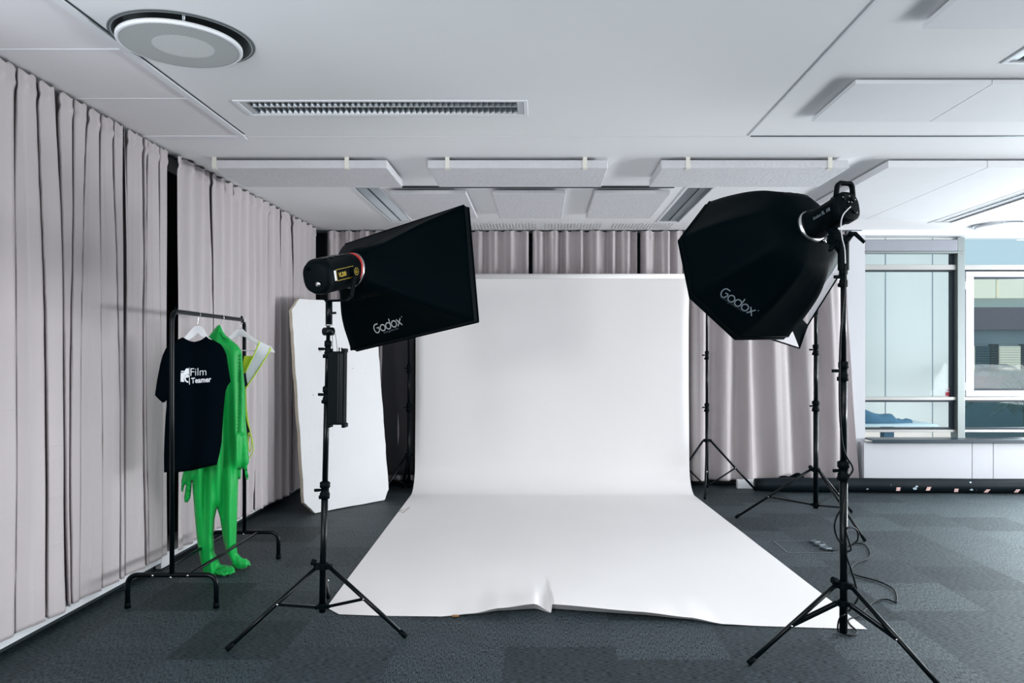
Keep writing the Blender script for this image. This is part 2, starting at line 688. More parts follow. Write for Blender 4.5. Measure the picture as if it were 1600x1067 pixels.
# bright edge profile of the grey cassettes, cross seams, and the drywall joints
trim((-1.775, 1.2, ZC - 0.010), (-1.742, 4.53, ZC - 0.0005))
trim((-1.739, 1.2, ZC - 0.003), (-1.734, 4.50, ZC - 0.0005), 'slot')
for y in (2.64, 3.26, 3.88):
    trim((XL, y - 0.006, ZC - 0.003), (-1.776, y + 0.006, ZC - 0.0005))
trim((XL, 4.525, ZC - 0.006), (-1.755, 4.60, ZC - 0.0005))
trim((-1.755, 4.548, ZC - 0.0025), (1.22, 4.556, ZC - 0.0005), 'cassette')
trim((1.224, 1.2, ZC - 0.004), (1.234, 4.53, ZC - 0.0005))
trim((1.24, 4.53, ZC - 0.004), (XR, 4.546, ZC - 0.0005), 'warn')
trim((-1.06, 5.86, ZC - 0.012), (1.02, 5.885, ZC - 0.0005), 'slot')
trim((3.2, YB - 0.2, ZC - 0.05), (XR, YB - 0.0, ZC - 0.0005))
# slatted air slots in the ceiling just ahead of the far curtain
bm = nb()
for a, bb in ((-0.72, -0.02), (0.05, 0.62), (0.72, 1.30)):
    x = a
    while x < bb:
        box(bm, (x, 7.50, ZC - 0.003), (x + 0.012, 7.80, ZC - 0.0006))
        x += 0.032
obj_ = struct('trim_%d' % (tn[0] + 1), bm, 'cassette', smooth=False)
tn[0] += 1

# walls
bm = nb()
box(bm, (XL - 0.15, YR - 0.15, 0), (XL, -1.05, ZC))
box(bm, (XL - 0.15, 1.65, 0), (XL, YB + 0.15, ZC))
box(bm, (XL - 0.15, -1.05, 0), (XL, 1.65, 0.5))
box(bm, (XL - 0.15, -1.05, 2.5), (XL, 1.65, ZC))
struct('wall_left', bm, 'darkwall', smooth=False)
bm = nb()
box(bm, (XL, YB, 0), (3.27, YB + 0.15, ZC))
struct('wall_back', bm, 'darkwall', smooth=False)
bm = nb()
for lo, hi in (((XL, YR - 0.15, 0), (XR, YR, 0.55)), ((XL, YR - 0.15, 2.55), (XR, YR, ZC)), ((XL, YR - 0.15, 0.55), (-2.58, YR, 2.55)), ((-1.42, YR - 0.15, 0.55), (-0.45, YR, 2.55)), ((5.65, YR - 0.15, 0.55), (XR, YR, 2.55))):
    box(bm, lo, hi)
struct('wall_rear', bm, 'wall', smooth=False)
bm = nb()
for lo, hi in (((XR, YR - 0.15, 0), (XR + 0.15, YB + 0.15, 0.55)), ((XR, YR - 0.15, 2.52), (XR + 0.15, YB + 0.15, ZC)), ((XR, YR - 0.15, 0.55), (XR + 0.15, 1.25, 2.52)), ((XR, 7.95, 0.55), (XR + 0.15, YB + 0.15, 2.52))):
    box(bm, lo, hi)
struct('wall_right', bm, 'wall', smooth=False)
# pillar between the far curtain and the glazing
bm = nb()
box(bm, (3.18, 7.98, 0.0), (3.37, 8.12, ZC))
struct('trim_%d' % (tn[0] + 1), bm, 'wall', smooth=False)
tn[0] += 1

# low white skirting with a black toe recess that shows under the left curtain
bm = nb()
box(bm, (XL, 1.7, 0.040), (-2.385, 7.85, 0.076))
struct('baseboard_left', bm, 'trim', smooth=False)
bm = nb()
box(bm, (XL, 1.7, 0.0), (-2.43, 7.85, 0.0395))
struct('baseboard_left_toe', bm, 'slot', smooth=False).name = 'trim_%d' % (tn[0] + 1)
tn[0] += 1
bm = nb()
box(bm, (-2.4, 8.02, 0.05), (3.17, 8.1, 0.13))
struct('baseboard_back', bm, 'trim', smooth=False)


# ------------------------------------------------------------------ glazing at the far right
def WX(x):
    return (x - 845) / 149.07


def WZ(y):
    return CAMZ - (y - 558) / 149.07


YW = 8.05


def wbox(bm, x0, x1, y0, y1, da=0.0, db=0.05, mi=0):
    box(bm, (WX(x0), YW + da, WZ(y1)), (WX(x1), YW + db, WZ(y0)), mi)


win = 0
for k in range(1, 5):
    x0 = 1347 if k == 1 else 1503 + (k - 2) * 178
    x1 = 1492 if k == 1 else x0 + 166
    root = bpy.data.objects.new('window_%d' % k, None)
    root.location = (WX((x0 + x1) / 2), YW, WZ(680))
    C.objects.link(root)
    root['kind'] = 'structure'
    WL[root] = Vector(root.location)
    bm = nb()
    wbox(bm, x0, x1, 414, 422, -0.03, 0.06)
    wbox(bm, x0, x1, 620, 625, -0.03, 0.06)
    wbox(bm, x0, x1, 671, 675, -0.02, 0.06)
    obj('transom', bm, 'alu', root, smooth=False, bevel=0.003)
    bm = nb()
    wbox(bm, x0, x1, 625.2, 628, -0.01, 0.06)
    wbox(bm, x0, x1, 422.2, 424, 0.0, 0.06)
    wbox(bm, x0, x1, 668, 670.8, 0.0, 0.05)
    if k == 1:
        wbox(bm, x1 - 6, x1 - 1.5, 396, 414, 0.0, 0.05)
        wbox(bm, x1 - 6, x1 - 1.5, 424, 620, 0.0, 0.05)
        wbox(bm, x1 - 6, x1 - 1.5, 628, 668, 0.0, 0.05)
    obj('gasket', bm, 'gasket', root, smooth=False)
    bm = nb()
    wbox(bm, x1 - 0.5, x1 + 11, 372, 684, -0.06, 0.08)
    obj('mullion', bm, 'steel', root, smooth=False, bevel=0.004)
    for (ya, yb) in ((374, 414), (424, 620), (628, 668)):
        bm = nb()
        q = 0 if k == 1 else (0)
        wbox(bm, x0, x1 - 1, ya, yb, 0.035, 0.041)
        obj('pane', bm, 'glass', root, smooth=False)
    if k >= 2:
        bm = nb()
        f0, f1 = x0 + 3, x1 - 2
        for (a, b_, c_, d_) in ((f0, f1, 424.5, 433), (f0, f1, 610, 619.5), (f0, f0 + 13, 433, 610), (f1 - 13, f1, 433, 610)):
            wbox(bm, a, b_, c_, d_, -0.035, 0.03)
        fr = obj('sash_frame', bm, 'windowframe', root, smooth=False, bevel=0.006)
        bm = nb()
        for (a, b_, c_, d_) in ((f0 + 10, f1 - 10, 433, 436), (f0 + 10, f1 - 10, 607, 610), (f0 + 12, f0 + 14, 434, 609), (f1 - 14, f1 - 12, 434, 609)):
            wbox(bm, a, b_, c_, d_, -0.012, 0.028)
        obj('sash_gasket', bm, 'gasket', fr, smooth=False)
        bm = nb()
        for yy in (440, 597):
            wbox(bm, f0 - 2, f0 + 1, yy, yy + 13, -0.05, -0.02)
        obj('hinge', bm, 'windowframe', fr, smooth=False, bevel=0.002)
    else:
        bm = nb()
        wbox(bm, 1347, 1491, 375.5, 394, -0.07, 0.02)
        bl = obj('blind_roll', bm, 'blind', root, smooth=False, bevel=0.01)
        bm = nb()
        wbox(bm, 1347, 1500, 394.2, 397, -0.075, 0.02)
        obj('blind_bar', bm, 'steel', bl, smooth=False, bevel=0.003)
        # small red and white sticker low on the big pane
        bm = nb()
        wbox(bm, 1480.5, 1488, 607, 613, 0.0325, 0.0345, 0)
        wbox(bm, 1480, 1488, 613, 619, 0.032, 0.0345, 1)
        wbox(bm, 1483.5, 1486, 608.5, 610.5, 0.0320, 0.0323, 1)
        s_ = obj('sticker', bm, ['whiteplastic', 'red'], root, smooth=False)

# window bench: dark sill and white cabinets
bm = nb()
box(bm, (3.37, 7.80, 0.478), (XR, 8.04, 0.492))
box(bm, (3.37, 7.795, 0.455), (XR, 7.80, 0.492))
tag(obj('window_sill', bm, 'sill', smooth=False, bevel=0.002), 'dark grey sill running along the top of the white cabinets under the windows', 'window sill')
YC = 7.85
cx = [3.30, (1519 - 845) * YC / 1200, (1552 - 845) * YC / 1200, 5.25, 5.47, 6.2, 6.42, 7.15, 7.48]
labels = ['widest visible white low cabinet under the window, next to the curtain',
          'narrow white cabinet panel between two wide ones under the window',
          'white low cabinet under the opening window at the right border']
for i in range(len(cx) - 1):
    a, b_ = cx[i], cx[i + 1]
    t = thing('low_cabinet', ((a + b_) / 2, YC + 0.1, 0), labels[i] if i < 3 else 'white low cabinet further along the window wall beyond the opening window', 'cabinet', None if i < 3 else 'cabinets further along')
    bm = nb()
    box(bm, (a, YC + 0.022, 0.05), (b_, 8.03, 0.453))
    obj('body', bm, 'cabinet', t, smooth=False)
    bm = nb()
    box(bm, (a + 0.003, YC, 0.055), (b_ - 0.003, YC + 0.02, 0.452))
    obj('door', bm, 'cabinet', t, smooth=False, bevel=0.0015)
    bm = nb()
    box(bm, (a, YC + 0.04, 0.0), (b_, YC + 0.06, 0.05))
    obj('plinth', bm, 'slot', t, smooth=False)

# ------------------------------------------------------------------ beyond the glass
bm = nb()
box(bm, (2.0, 8.3, -0.35), (16, 24, -0.25))
struct('ground_outside', bm, 'outwall', smooth=False)
bm = nb()
box(bm, (3.4, 10.6, -0.25), (5.55, 10.75, 3.6), 0)
box(bm, (5.55, 10.60, -0.25), (5.72, 12.4, 3.6), 0)
for x in (4.0, 4.75, 5.40):
    box(bm, (x, 10.594, -0.2), (x + 0.012, 10.6, 3.6), 1)
box(bm, (3.0, 10.2, 3.0), (3.4, 10.75, 3.6), 0)
tag(obj('panelled_wall', bm, ['outwall', 'facade'], smooth=False), 'pale blue panelled wall seen through the fixed window beside the curtain', 'wall')

t = thing('outdoor_table', (4.0, 9.6, 0.0), 'pale table top behind the lower pane, carrying a dark bundle', 'table')
bm = nb()
z = P(1400, 661, 9.6).z
box(bm, (3.3, 9.3, z - 0.02), (4.82, 9.95, z + 0.008))
obj('table_top', bm, 'tabletop', t, smooth=False, bevel=0.004)
for x in (3.55, 4.25):
    bm = nb()
    box(bm, (x, 9.5, -0.25), (x + 0.12, 9.62, z - 0.021))
    obj('leg', bm, 'bundle', t, smooth=False)
bm = nb()
rows = []
for i in range(25):
    u = i / 24
    x = 3.45 + u * 1.16
    hgt = 0.135 * math.sin(PI * min(1, u * 1.05)) ** 0.7 * (1 + 0.2 * math.sin(u * 17)) + 0.012
    if u > 0.8:
        hgt = 0.045 + 0.01 * math.sin(u * 60)
    wd = 0.16 * math.sin(PI * max(0.03, min(0.97, u))) ** 0.4
    rows.append([(x, 9.58 + wd * math.cos(a), z + 0.009 + max(0, hgt * math.sin(a))) for a in [PI * k / 10 for k in range(11)]])
grid(bm, rows)
tag(obj('cloth_bundle', bm, 'bundle'), 'dark blue crumpled cloth bundle lying on the pale table outside', 'cloth')

bm = nb()
box(bm, (5.0, 14.0, 2.24), (18, 14.3, 2.98), 2)
box(bm, (5.0, 14.0, 1.83), (18, 14.3, 2.24), 1)
box(bm, (5.0, 14.1, 0.98), (18, 14.3, 1.83), 0)
box(bm, (5.0, 14.0, 0.55), (18, 14.3, 0.98), 1)
box(bm, (5.0, 14.0, -0.25), (18, 14.3, 0.55), 3)
t = thing('reflection_building', (9, 14.15, -0.25), 'grey and mauve banded building standing in for reflections in the opening window', 'building')  # built in place of the reflections on the window pane
obj('wall', bm, ['facade', 'facadeband', 'facadepale', 'facadelow'], t, smooth=False)


def fwin(x0, x1, y0, y1, m):
    b_ = nb()
    d = 14.0
    p0, p1 = P(x0, y1, d), P(x1, y0, d)
    box(b_, (p0.x, 13.93, p0.z), (p1.x, 14.02, p1.z))
    f = obj('window', b_, m, t, smooth=False)


fwin(1510, 1552, 437, 466, 'facadelit')
fwin(1557, 1596, 437, 466, 'facadelit')
fwin(1602, 1650, 437, 466, 'facadelit')
fwin(1500, 1520, 541, 580, 'facadelit')
fwin(1522, 1543, 541, 580, 'facadeglass')
fwin(1545, 1557, 538, 582, 'gasket')
fwin(1559, 1591, 541, 580, 'facadelit')
fwin(1593, 1605, 538, 582, 'gasket')
fwin(1607, 1660, 541, 580, 'facadelit')
bm = nb()
for i in range(16):
    zz = P(0, 535 + i * 3.0, 12.0).z
    box(bm, (P(1508, 0, 13.5).x, 13.6, zz * 1.0), (P(1700, 0, 13.5).x, 13.615, zz + 0.008))
obj('window_blind', bm, 'steel', t, smooth=False)

t = thing('reflection_palm', (6.25, 9.9, -0.25), 'dark feathery palm standing in for a reflection in the opening window', 'plant')  # set outside in place of the plant mirrored in the pane
bm = nb()
rings(bm, (6.25, 9.9, -0.25), (0, 0, 1), [(0, 0.17), (0.35, 0.22), (0.36, 0.2)], 16)
obj('pot', bm, 'bundle', t)
bm = nb()
rr = random.Random(3)
for k in range(13):
    a = rr.uniform(0, 2 * PI)
    ln = rr.uniform(0.7, 1.15)
    base = Vector((6.25, 9.9, 0.55 + 0.04 * k))
    pts = []
    for i in range(9):
        s = i / 8
        pts.append(base + Vector((math.cos(a) * ln * s * 0.8, math.sin(a) * ln * s * 0.5, ln * (0.95 * s - 0.85 * s * s))))
    sweep(bm, pts, 0.006, 5)
    for i in range(1, 9):
        for sgn in (-1, 1):
            for f in (0, 0.5):
                q = pts[i].lerp(pts[i - 1], f)
                side = Vector((-math.sin(a), math.cos(a), 0)) * sgn
                e = q + side * 0.16 + (pts[i] - pts[i - 1]).normalized() * 0.12 + Vector((0, 0, -0.05))
                m_ = (q + e) / 2 + Vector((0, 0, 0.02))
                vs = [bm.verts.new(q), bm.verts.new(m_ + Vector((0, 0, 0.008))), bm.verts.new(e), bm.verts.new(m_ - Vector((0, 0, 0.008)))]
                bm.faces.new(vs)
tube(bm, (6.25, 9.9, 0.05), (6.25, 9.9, 1.1), 0.03, 0.02)
obj('fronds', bm, 'leaf', t)

# ------------------------------------------------------------------ curtains
def curtain(label, p0, p1, nrm, zb, zt=2.634, period=0.15, amp=0.035, seed=1, crev=None, step=0.009, group=None, flare=0.0, slack=1.0, name='curtain', shear=1.45, wav=0.0):
    p0, p1 = Vector((p0[0], p0[1], 0)), Vector((p1[0], p1[1], 0))
    L_ = (p1 - p0).length
    d = (p1 - p0).normalized()
    nrm = Vector((nrm[0], nrm[1], 0))
    r_ = random.Random(seed)
    ns = max(12, int(L_ / step))
    zs = []
    z = 0.0
    H = zt - zb
    for z in (0, 0.012, 0.025, 0.04, 0.055, 0.07, 0.085, 0.1, 0.13, 0.17, 0.22, 0.3):
        zs.append(z)
    while zs[-1] < H - 0.1:
        zs.append(zs[-1] + 0.09)
    zs = [z for z in zs if z < H - 0.03] + [H - 0.02, H]
    # fold positions, uneven
    folds = []
    s = r_.uniform(0.2, 0.7) * period
    while s < L_:
        folds.append([s, r_.uniform(0.75, 1.25), r_.uniform(-0.03, 0.03), r_.uniform(0, 6.28)])
        s += period * r_.uniform(0.72, 1.3)
    ph = [(f[0]) for f in folds]

    pocket = [0.0]

    def off(s, zf):
        """zf: 0 at the top, 1 at the hem"""
        pocket[0] = 0.0
        if crev is not None:
            o = 0.0
            for (c, dep, wd, dr) in crev:
                q = s - c - dr * zf - 0.012 * math.sin(zf * 5 + c * 9)
                am_ = dep * (0.35 + 0.65 * min(1, zf * 4)) * (1 + (0.6 if dep > 0.07 else 0.0) * zf)
                # the cloth swells forward and a narrow pocket runs in behind the next fold
                if abs(q) < wd * 7:
                    o += 0.40 * am_ * math.exp(q / (wd * 5)) if q < 0 else -0.12 * am_ * math.exp(-(q / (wd * 3)) ** 2)
                    pocket[0] += 1.9 * am_ * math.exp(-abs(q / (wd * (0.95 + (0.7 * zf if dep > 0.07 else 0)))) ** 6)
            o += wav * math.sin(s * 2 * PI / period + 1.3 * math.sin(s * 3.1 + seed) + 0.5 * math.sin(zf * 3)) - pocket[0]
            o += 0.010 * math.sin(s * 9 + seed) * zf + 0.006 * noise.noise(Vector((s * 7, zf * 4, seed)))
            return o
        # continuous wave with uneven phase
        k = 0
        while k < len(ph) and ph[k] < s:
            k += 1
        a = ph[k - 1] if k > 0 else ph[0] - period
        b = ph[k] if k < len(ph) else a + period
        if b <= a:
            b = a + period
        t = (s - a) / (b - a)
        am = folds[min(k, len(folds) - 1)][1]
        sh = 0.16 * math.sin(zf * 2.2 + folds[min(k, len(folds) - 1)][3]) * math.sin(PI * t)
        c = math.cos(2 * PI * (t + sh))
        c = math.copysign(abs(c) ** 0.8, c)
        o = amp * am * c * (0.72 + 0.28 * min(1, zf * 3)) 
        o += 0.25 * amp * math.sin(s * 2 * PI / (period * 0.47) + seed) * (1 - 0.6 * zf)
        o += 0.010 * noise.noise(Vector((s * 3, zf * 5, seed)))
        return o
    bm = nb()
    rows = []
    for z in zs:
        zf = z / H
        row = []
        head = max(0, 1 - z / 0.09)
        for i in range(ns + 1):
            s = L_ * i / ns
            o = off(s, zf) * slack
            # puckered header tape
            puck = (0.5 + 0.5 * math.sin(s * 2 * PI / (period * 0.5 if crev is None else 0.075) + 1.5 * math.sin(s * 5 + seed)))
            o += head * 0.010 * puck + 0.012 * math.exp(-((z - 0.075) / 0.02) ** 2) * puck
            dz = -0.016 * puck * max(0, 1 - z / 0.03)
            e = s + flare * zf * (s / L_) + shear * pocket[0]
            hem = 0.012 * noise.noise(Vector((s * 2.0, seed, 3))) * zf
            p = p0 + d * e + nrm * o
            row.append((p.x, p.y, zt - z + dz + hem))
        rows.append(row)
    grid(bm, rows)
    o = obj(name, bm, 'curtain', solid=0.0018)
    tag(o, label, 'curtain', group)
    return o


def ycr(px, xc=-2.35):
    return -xc * 1200 / (845 - px)


XCUR = -2.35
# nearest length on the left: broad smooth cloth with narrow deep creases
y0, y1 = 2.3, ycr(192)
cr = [(2.55 - y0, 0.05, 0.02, 0.0), (2.78 - y0, 0.05, 0.018, 0.01), (2.97 - y0, 0.04, 0.02, 0.0), (3.18 - y0, 0.05, 0.02, 0.0)]
for px, dep, wd, dr in ((25, 0.055, 0.016, -0.02), (57, 0.05, 0.013, 0.05), (86, 0.075, 0.020, 0.07), (111, 0.045, 0.014, 0.0), (133, 0.04, 0.012, -0.05), (157, 0.05, 0.014, 0.0), (178, 0.035, 0.013, 0.05)):
    cr.append((ycr(px) - y0, dep, wd, dr))
curtain('long taupe satin curtain nearest the camera with widely spaced narrow creases', (XCUR, y0), (XCUR, y1), (1, 0), 0.088, crev=cr, seed=2, step=0.007)
y0, y1 = ycr(193), ycr(262)
cr = []
for px, dep, wd, dr in ((196, 0.075, 0.018, 0.0), (221, 0.035, 0.014, 0.02), (229, 0.05, 0.014, 0.0), (250, 0.035, 0.013, 0.01)):
    cr.append((ycr(px) - y0, dep, wd, dr))
curtain('taupe curtain length directly behind the black t-shirt, edging the dark gap', (XCUR - 0.004, y0), (XCUR - 0.004, y1), (1, 0), 0.088, crev=cr, seed=5, step=0.007)
r2 = random.Random(31)
cr, q_ = [], 0.07
while q_ < 2.70:
    cr.append((q_, r2.uniform(0.028, 0.048), r2.uniform(0.008, 0.014), r2.uniform(-0.03, 0.03)))
    q_ += r2.uniform(0.085, 0.19)
curtain('taupe left curtain beyond the dark gap, running from the clothes rack to the far corner', (XCUR + 0.01, ycr(272)), (-2.27, 7.72), (1, 0), 0.092, period=0.15, seed=9, crev=cr, shear=2.2, wav=0.016, step=0.007)

YB_ = 7.9


def bx_(px):
    return (px - 845) * YB_ / 1200


curtain('shaded taupe curtain in the far left corner, behind the foam board', (bx_(510), YB_), (bx_(826), YB_), (0, -1), 0.07, period=0.165, amp=0.048, seed=11)
curtain('taupe back curtain between the two dark gaps above the paper roll', (bx_(832), YB_), (bx_(995), YB_), (0, -1), 0.07, period=0.175, amp=0.052, seed=14)
curtain('short taupe curtain above the right end of the paper roll', (bx_(1001), YB_), (bx_(1066), YB_), (0, -1), 0.07, period=0.17, amp=0.045, seed=17)
curtain('taupe curtain right of the paper backdrop, touching the white pillar', (bx_(1068), YB_), (bx_(1322), YB_), (0, -1), 0.062, period=0.29, amp=0.058, seed=24, flare=0.13)

for a, b_, nm in (((-2.40, 1.0, ZC - 0.022), (-2.385, 7.85, ZC - 0.0005), 'left'), ((-2.3, 7.885, ZC - 0.02), (3.3, 7.905, ZC - 0.0005), 'back')):
    bm = nb()
    box(bm, (a[0], a[1], a[2] + 0.012), b_)
    tag(obj('curtain_track', bm, 'warn', smooth=False), 'slim metal curtain rail on the ceiling above the %s curtains' % ('near left side' if nm == 'left' else 'far'), 'curtain rail')

# dark sheet added in place of the shade between foam board and paper
t = thing('corner_shade_sheet', (-1.45, 7.73, 0.0), 'plain dark grey sheet standing in for shade in the corner between the foam board and the paper', 'backdrop')
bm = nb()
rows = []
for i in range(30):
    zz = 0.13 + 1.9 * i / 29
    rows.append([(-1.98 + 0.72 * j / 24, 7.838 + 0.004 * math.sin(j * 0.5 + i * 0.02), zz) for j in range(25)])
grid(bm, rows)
obj('cloth', bm, 'shadesheet', t, solid=0.002)
bm = nb()
tube(bm, (-2.0, 7.835, 2.03), (-1.25, 7.835, 2.03), 0.012, n=10)
obj('top_bar', bm, 'black', t)
bm = nb()
for x in (-1.97, -1.28):
    tube(bm, (x, 7.818, 0.0), (x, 7.818, 2.04), 0.010, n=10)
obj('pole', bm, 'black', t)

# white blocks standing under the hems
for (x, y, wx, wy, lb) in ((-2.40, 4.88, 0.04, 0.12, 'small white foot block under the left curtain, behind the clothes rack'), (2.09, 7.80, 0.20, 0.06, 'small white block on the carpet under the hem of the back curtain')):
    bm = nb()
    box(bm, (x - wx / 2, y - wy / 2, 0.0), (x + wx / 2, y + wy / 2, 0.088))
    tag(obj('foot_block', bm, 'trim', smooth=False, bevel=0.004), lb, 'block')


# ------------------------------------------------------------------ ceiling fittings
def lamp(i, label):
    x0, x1, y0, y1 = LAMPS[i]
    along_x = (x1 - x0) > (y1 - y0)
    t = thing('ceiling_light', ((x0 + x1) / 2, (y0 + y1) / 2, ZC), label, 'ceiling light')
    bm = nb()
    f = 0.014
    for lo, hi in (((x0 - 0.006, y0 - 0.006), (x1 + 0.006, y0 + f)), ((x0 - 0.006, y1 - f), (x1 + 0.006, y1 + 0.006)), ((x0 - 0.006, y0 + f), (x0 + f, y1 - f)), ((x1 - f, y0 + f), (x1 + 0.006, y1 - f))):
        box(bm, (lo[0], lo[1], ZC - 0.005), (hi[0], hi[1], ZC + 0.004))
    obj('frame', bm, 'trim', t, smooth=False, bevel=0.001)
    bm = nb()
    h = 0.085
    a0, a1, b0, b1 = x0 + 0.002, x1 - 0.002, y0 + 0.002, y1 - 0.002
    z1 = ZC + h
    box(bm, (a0, b0, z1), (a1, b1, z1 + 0.004))
    box(bm, (a0, b0, ZC + 0.005), (a0 + 0.002, b1, z1))
    box(bm, (a1 - 0.002, b0, ZC + 0.005), (a1, b1, z1))
    box(bm, (a0, b0, ZC + 0.005), (a1, b0 + 0.002, z1))
    box(bm, (a0, b1 - 0.002, ZC + 0.005), (a1, b1, z1))
    obj('housing', bm, 'tray', t, smooth=False)
    L0, L1 = (x0, x1) if along_x else (y0, y1)
    W0, W1 = (y0, y1) if along_x else (x0, x1)
    wm = (W0 + W1) / 2
    bm = nb()

    def V(l, w_, z):
        return (l, w_, z) if along_x else (w_, l, z)
    n = 46
    g0, g1 = L0 + 0.05, L1 - 0.05
    # long curved reflectors and the cross blades: two cell rows
    for side in (-1, 1):
        wa, wb = (W0 + 0.018, wm - 0.006) if side < 0 else (wm + 0.006, W1 - 0.018)
        for ww, s2 in ((wa, 1), (wb, -1)):
            rows = []
            for k in range(5):
                q = k / 4
                rows.append([V(g0, ww + s2 * 0.018 * q * q, ZC + 0.003 + 0.034 * q), V(g1, ww + s2 * 0.018 * q * q, ZC + 0.003 + 0.034 * q)])
            grid(bm, rows)
        for k in range(n + 1):
            l = g0 + (g1 - g0) * k / n
            rows = [[V(l - 0.0045, wa, ZC + 0.036), V(l - 0.0045, wb, ZC + 0.036)], [V(l, wa, ZC + 0.003), V(l, wb, ZC + 0.003)], [V(l + 0.0045, wa, ZC + 0.036), V(l + 0.0045, wb, ZC + 0.036)]]
            grid(bm, rows)
    obj('louvre', bm, 'louvre', t, smooth=False)
    for side in (-1, 1):
        ww = wm + side * (W1 - W0) * 0.24
        bm = nb()
        tube(bm, V(g0, ww, ZC + 0.058), V(g1, ww, ZC + 0.058), 0.008, n=10)
        obj('tube', bm, 'tube', t)
    bm = nb()
    box(bm, V(L0 + 0.016, W0 + 0.018, ZC + 0.001), V(g0 - 0.002, W1 - 0.018, ZC + 0.004))
    box(bm, V(g1 + 0.002, W0 + 0.018, ZC + 0.001), V(L1 - 0.016, W1 - 0.018, ZC + 0.004))
    obj('end_plate', bm, 'tray', t, smooth=False)


lamp(0, 'long louvred strip light recessed crosswise in the ceiling, nearest and fully seen')
lamp(1, 'louvred strip light pointing at the far curtain, partly behind the rectangular softbox')
lamp(2, 'grey louvred strip light pointing at the far curtain, left of the octagonal softbox top')
lamp(3, 'pale strip light at the right border near the windows, pointing away')
lamp(4, 'strip light cut by the right border, only its left tip showing')

for k, (x, y, r) in enumerate(VENTS):
    t = thing('ceiling_diffuser', (x, y, ZC), ('large round perforated air diffuser in the ceiling above the near left curtain', 'round air diffuser in the ceiling close to the windows at the right border')[k], 'air diffuser')
    bm = nb()
    # sunk throat with rolled lip
    rings_ = [(r + 0.012, ZC - 0.0015), (r + 0.004, ZC - 0.006), (r - 0.006, ZC - 0.002), (r - 0.02, ZC + 0.02), (r - 0.05, ZC + 0.075), (0.02, ZC + 0.08)]
    rows = [[(x + q * math.cos(2 * PI * i / 64), y + q * math.sin(2 * PI * i / 64), zz) for i in range(64)] for q, zz in rings_]
    grid(bm, rows, closed=True)
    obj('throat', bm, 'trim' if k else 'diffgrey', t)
    bm = nb()
    rows = [[(x + q * math.cos(2 * PI * i / 64), y + q * math.sin(2 * PI * i / 64), zz) for i in range(64)] for q, zz in [(r + 0.008, ZC - 0.001), (r + 0.006, ZC - 0.004), (r - 0.001, ZC - 0.005), (r - 0.004, ZC - 0.001), (r - 0.010, ZC + 0.03)]]
    grid(bm, rows, closed=True)
    obj('outer_ring', bm, 'trim', t)
    bm = nb()
    rd = r - 0.026
    zz = ZC - 0.028
    x -= 0.012
    rows = [[(x + q * math.cos(2 * PI * i / 72), y + q * math.sin(2 * PI * i / 72), z_) for i in range(72)] for q, z_ in [(rd - 0.013, zz - 0.003), (rd - 0.003, zz - 0.003), (rd, zz), (rd, zz + 0.012), (rd - 0.01, zz + 0.016)]]
    grid(bm, rows, closed=True)
    obj('disc_rim', bm, 'trim', t)
    bm = nb()
    vs = [bm.verts.new((x + (rd - 0.012) * math.cos(2 * PI * i / 72), y + (rd - 0.012) * math.sin(2 * PI * i / 72), zz - 0.002)) for i in range(72)]
    bm.faces.new(vs[::-1])
    obj('perforated_face', bm, 'perforated' if k == 0 else 'trim', t, smooth=False)
    bm = nb()
    for a in (1.0, 3.1, 5.2):
        tube(bm, (x + (rd - 0.03) * math.cos(a), y + (rd - 0.03) * math.sin(a), zz + 0.010), (x + (rd - 0.03) * math.cos(a), y + (rd - 0.03) * math.sin(a), ZC + 0.07), 0.006, n=8)
    obj('hanger_stud', bm, 'tray', t)


def apanel(x0, x1, y0, y1, zt, th, label, m='panelcloth', clips=(), group='ceiling panels'):
    t = thing('acoustic_panel', ((x0 + x1) / 2, (y0 + y1) / 2, zt - th), label, 'acoustic panel')
    bm = nb()
    box(bm, (x0, y0, zt - th), (x1, y1, zt))
    obj('panel_body', bm, m, t, smooth=False, bevel=0.006 if m == 'panelcloth' else 0.001)
    for cxp in clips:
        bm = nb()
        box(bm, (cxp - 0.014, y0 - 0.004, zt - th - 0.002), (cxp + 0.014, y0 - 0.0005, ZC))
        box(bm, (cxp - 0.014, y0 - 0.004, zt - th - 0.004), (cxp + 0.014, y0 + 0.03, zt - th - 0.0005))
        obj('clip', bm, 'clip', t, smooth=False)
    # hangers that fix it to the ceiling
    bm = nb()
    for a in (0.15, 0.85):
        for b_ in (0.2, 0.8):
            px_, py_ = x0 + (x1 - x0) * a, y0 + (y1 - y0) * b_
            box(bm, (px_ - 0.01, py_ - 0.01, zt - 0.001), (px_ + 0.01, py_ + 0.01, ZC))
    obj('fixing', bm, 'tray', t, smooth=False)


pd = 5.02


def px5(x, d=pd):
    return (x - 845) * d / 1200


zt = ZC - 0.018
apanel(px5(330), px5(605), pd, 5.58, zt, 0.054, 'cloth wrapped ceiling panel near the left curtain, first of the front row', clips=(px5(335), px5(542)))
apanel(px5(668), px5(950), pd, 5.58, zt, 0.054, 'cloth wrapped ceiling panel with two clips, in the middle of the front row', clips=(px5(699), px5(914)))
apanel(px5(1033), px5(1327), pd, 5.58, zt, 0.054, 'cloth wrapped ceiling panel in the front row, above the octagonal softbox', clips=(px5(1075), px5(1297)))
for a, b_, lb in ((-1.17, -0.575, 'small cloth wrapped ceiling panel directly above the rectangular softbox, rear row'), (-0.375, 0.195, 'small cloth wrapped ceiling panel in the middle of the rear row'), (0.41, 1.0, 'small cloth wrapped ceiling panel beside the grey strip light, rear row')):
    apanel(a, b_, 5.92, 6.98, zt, 0.03, lb)
zt2 = ZC - 0.010
apanel(1.472, 2.108, 3.59, 4.17, zt2, 0.020, 'flat white ceiling board above the octagonal softbox lamp, left half of its pair', 'panelwhite')
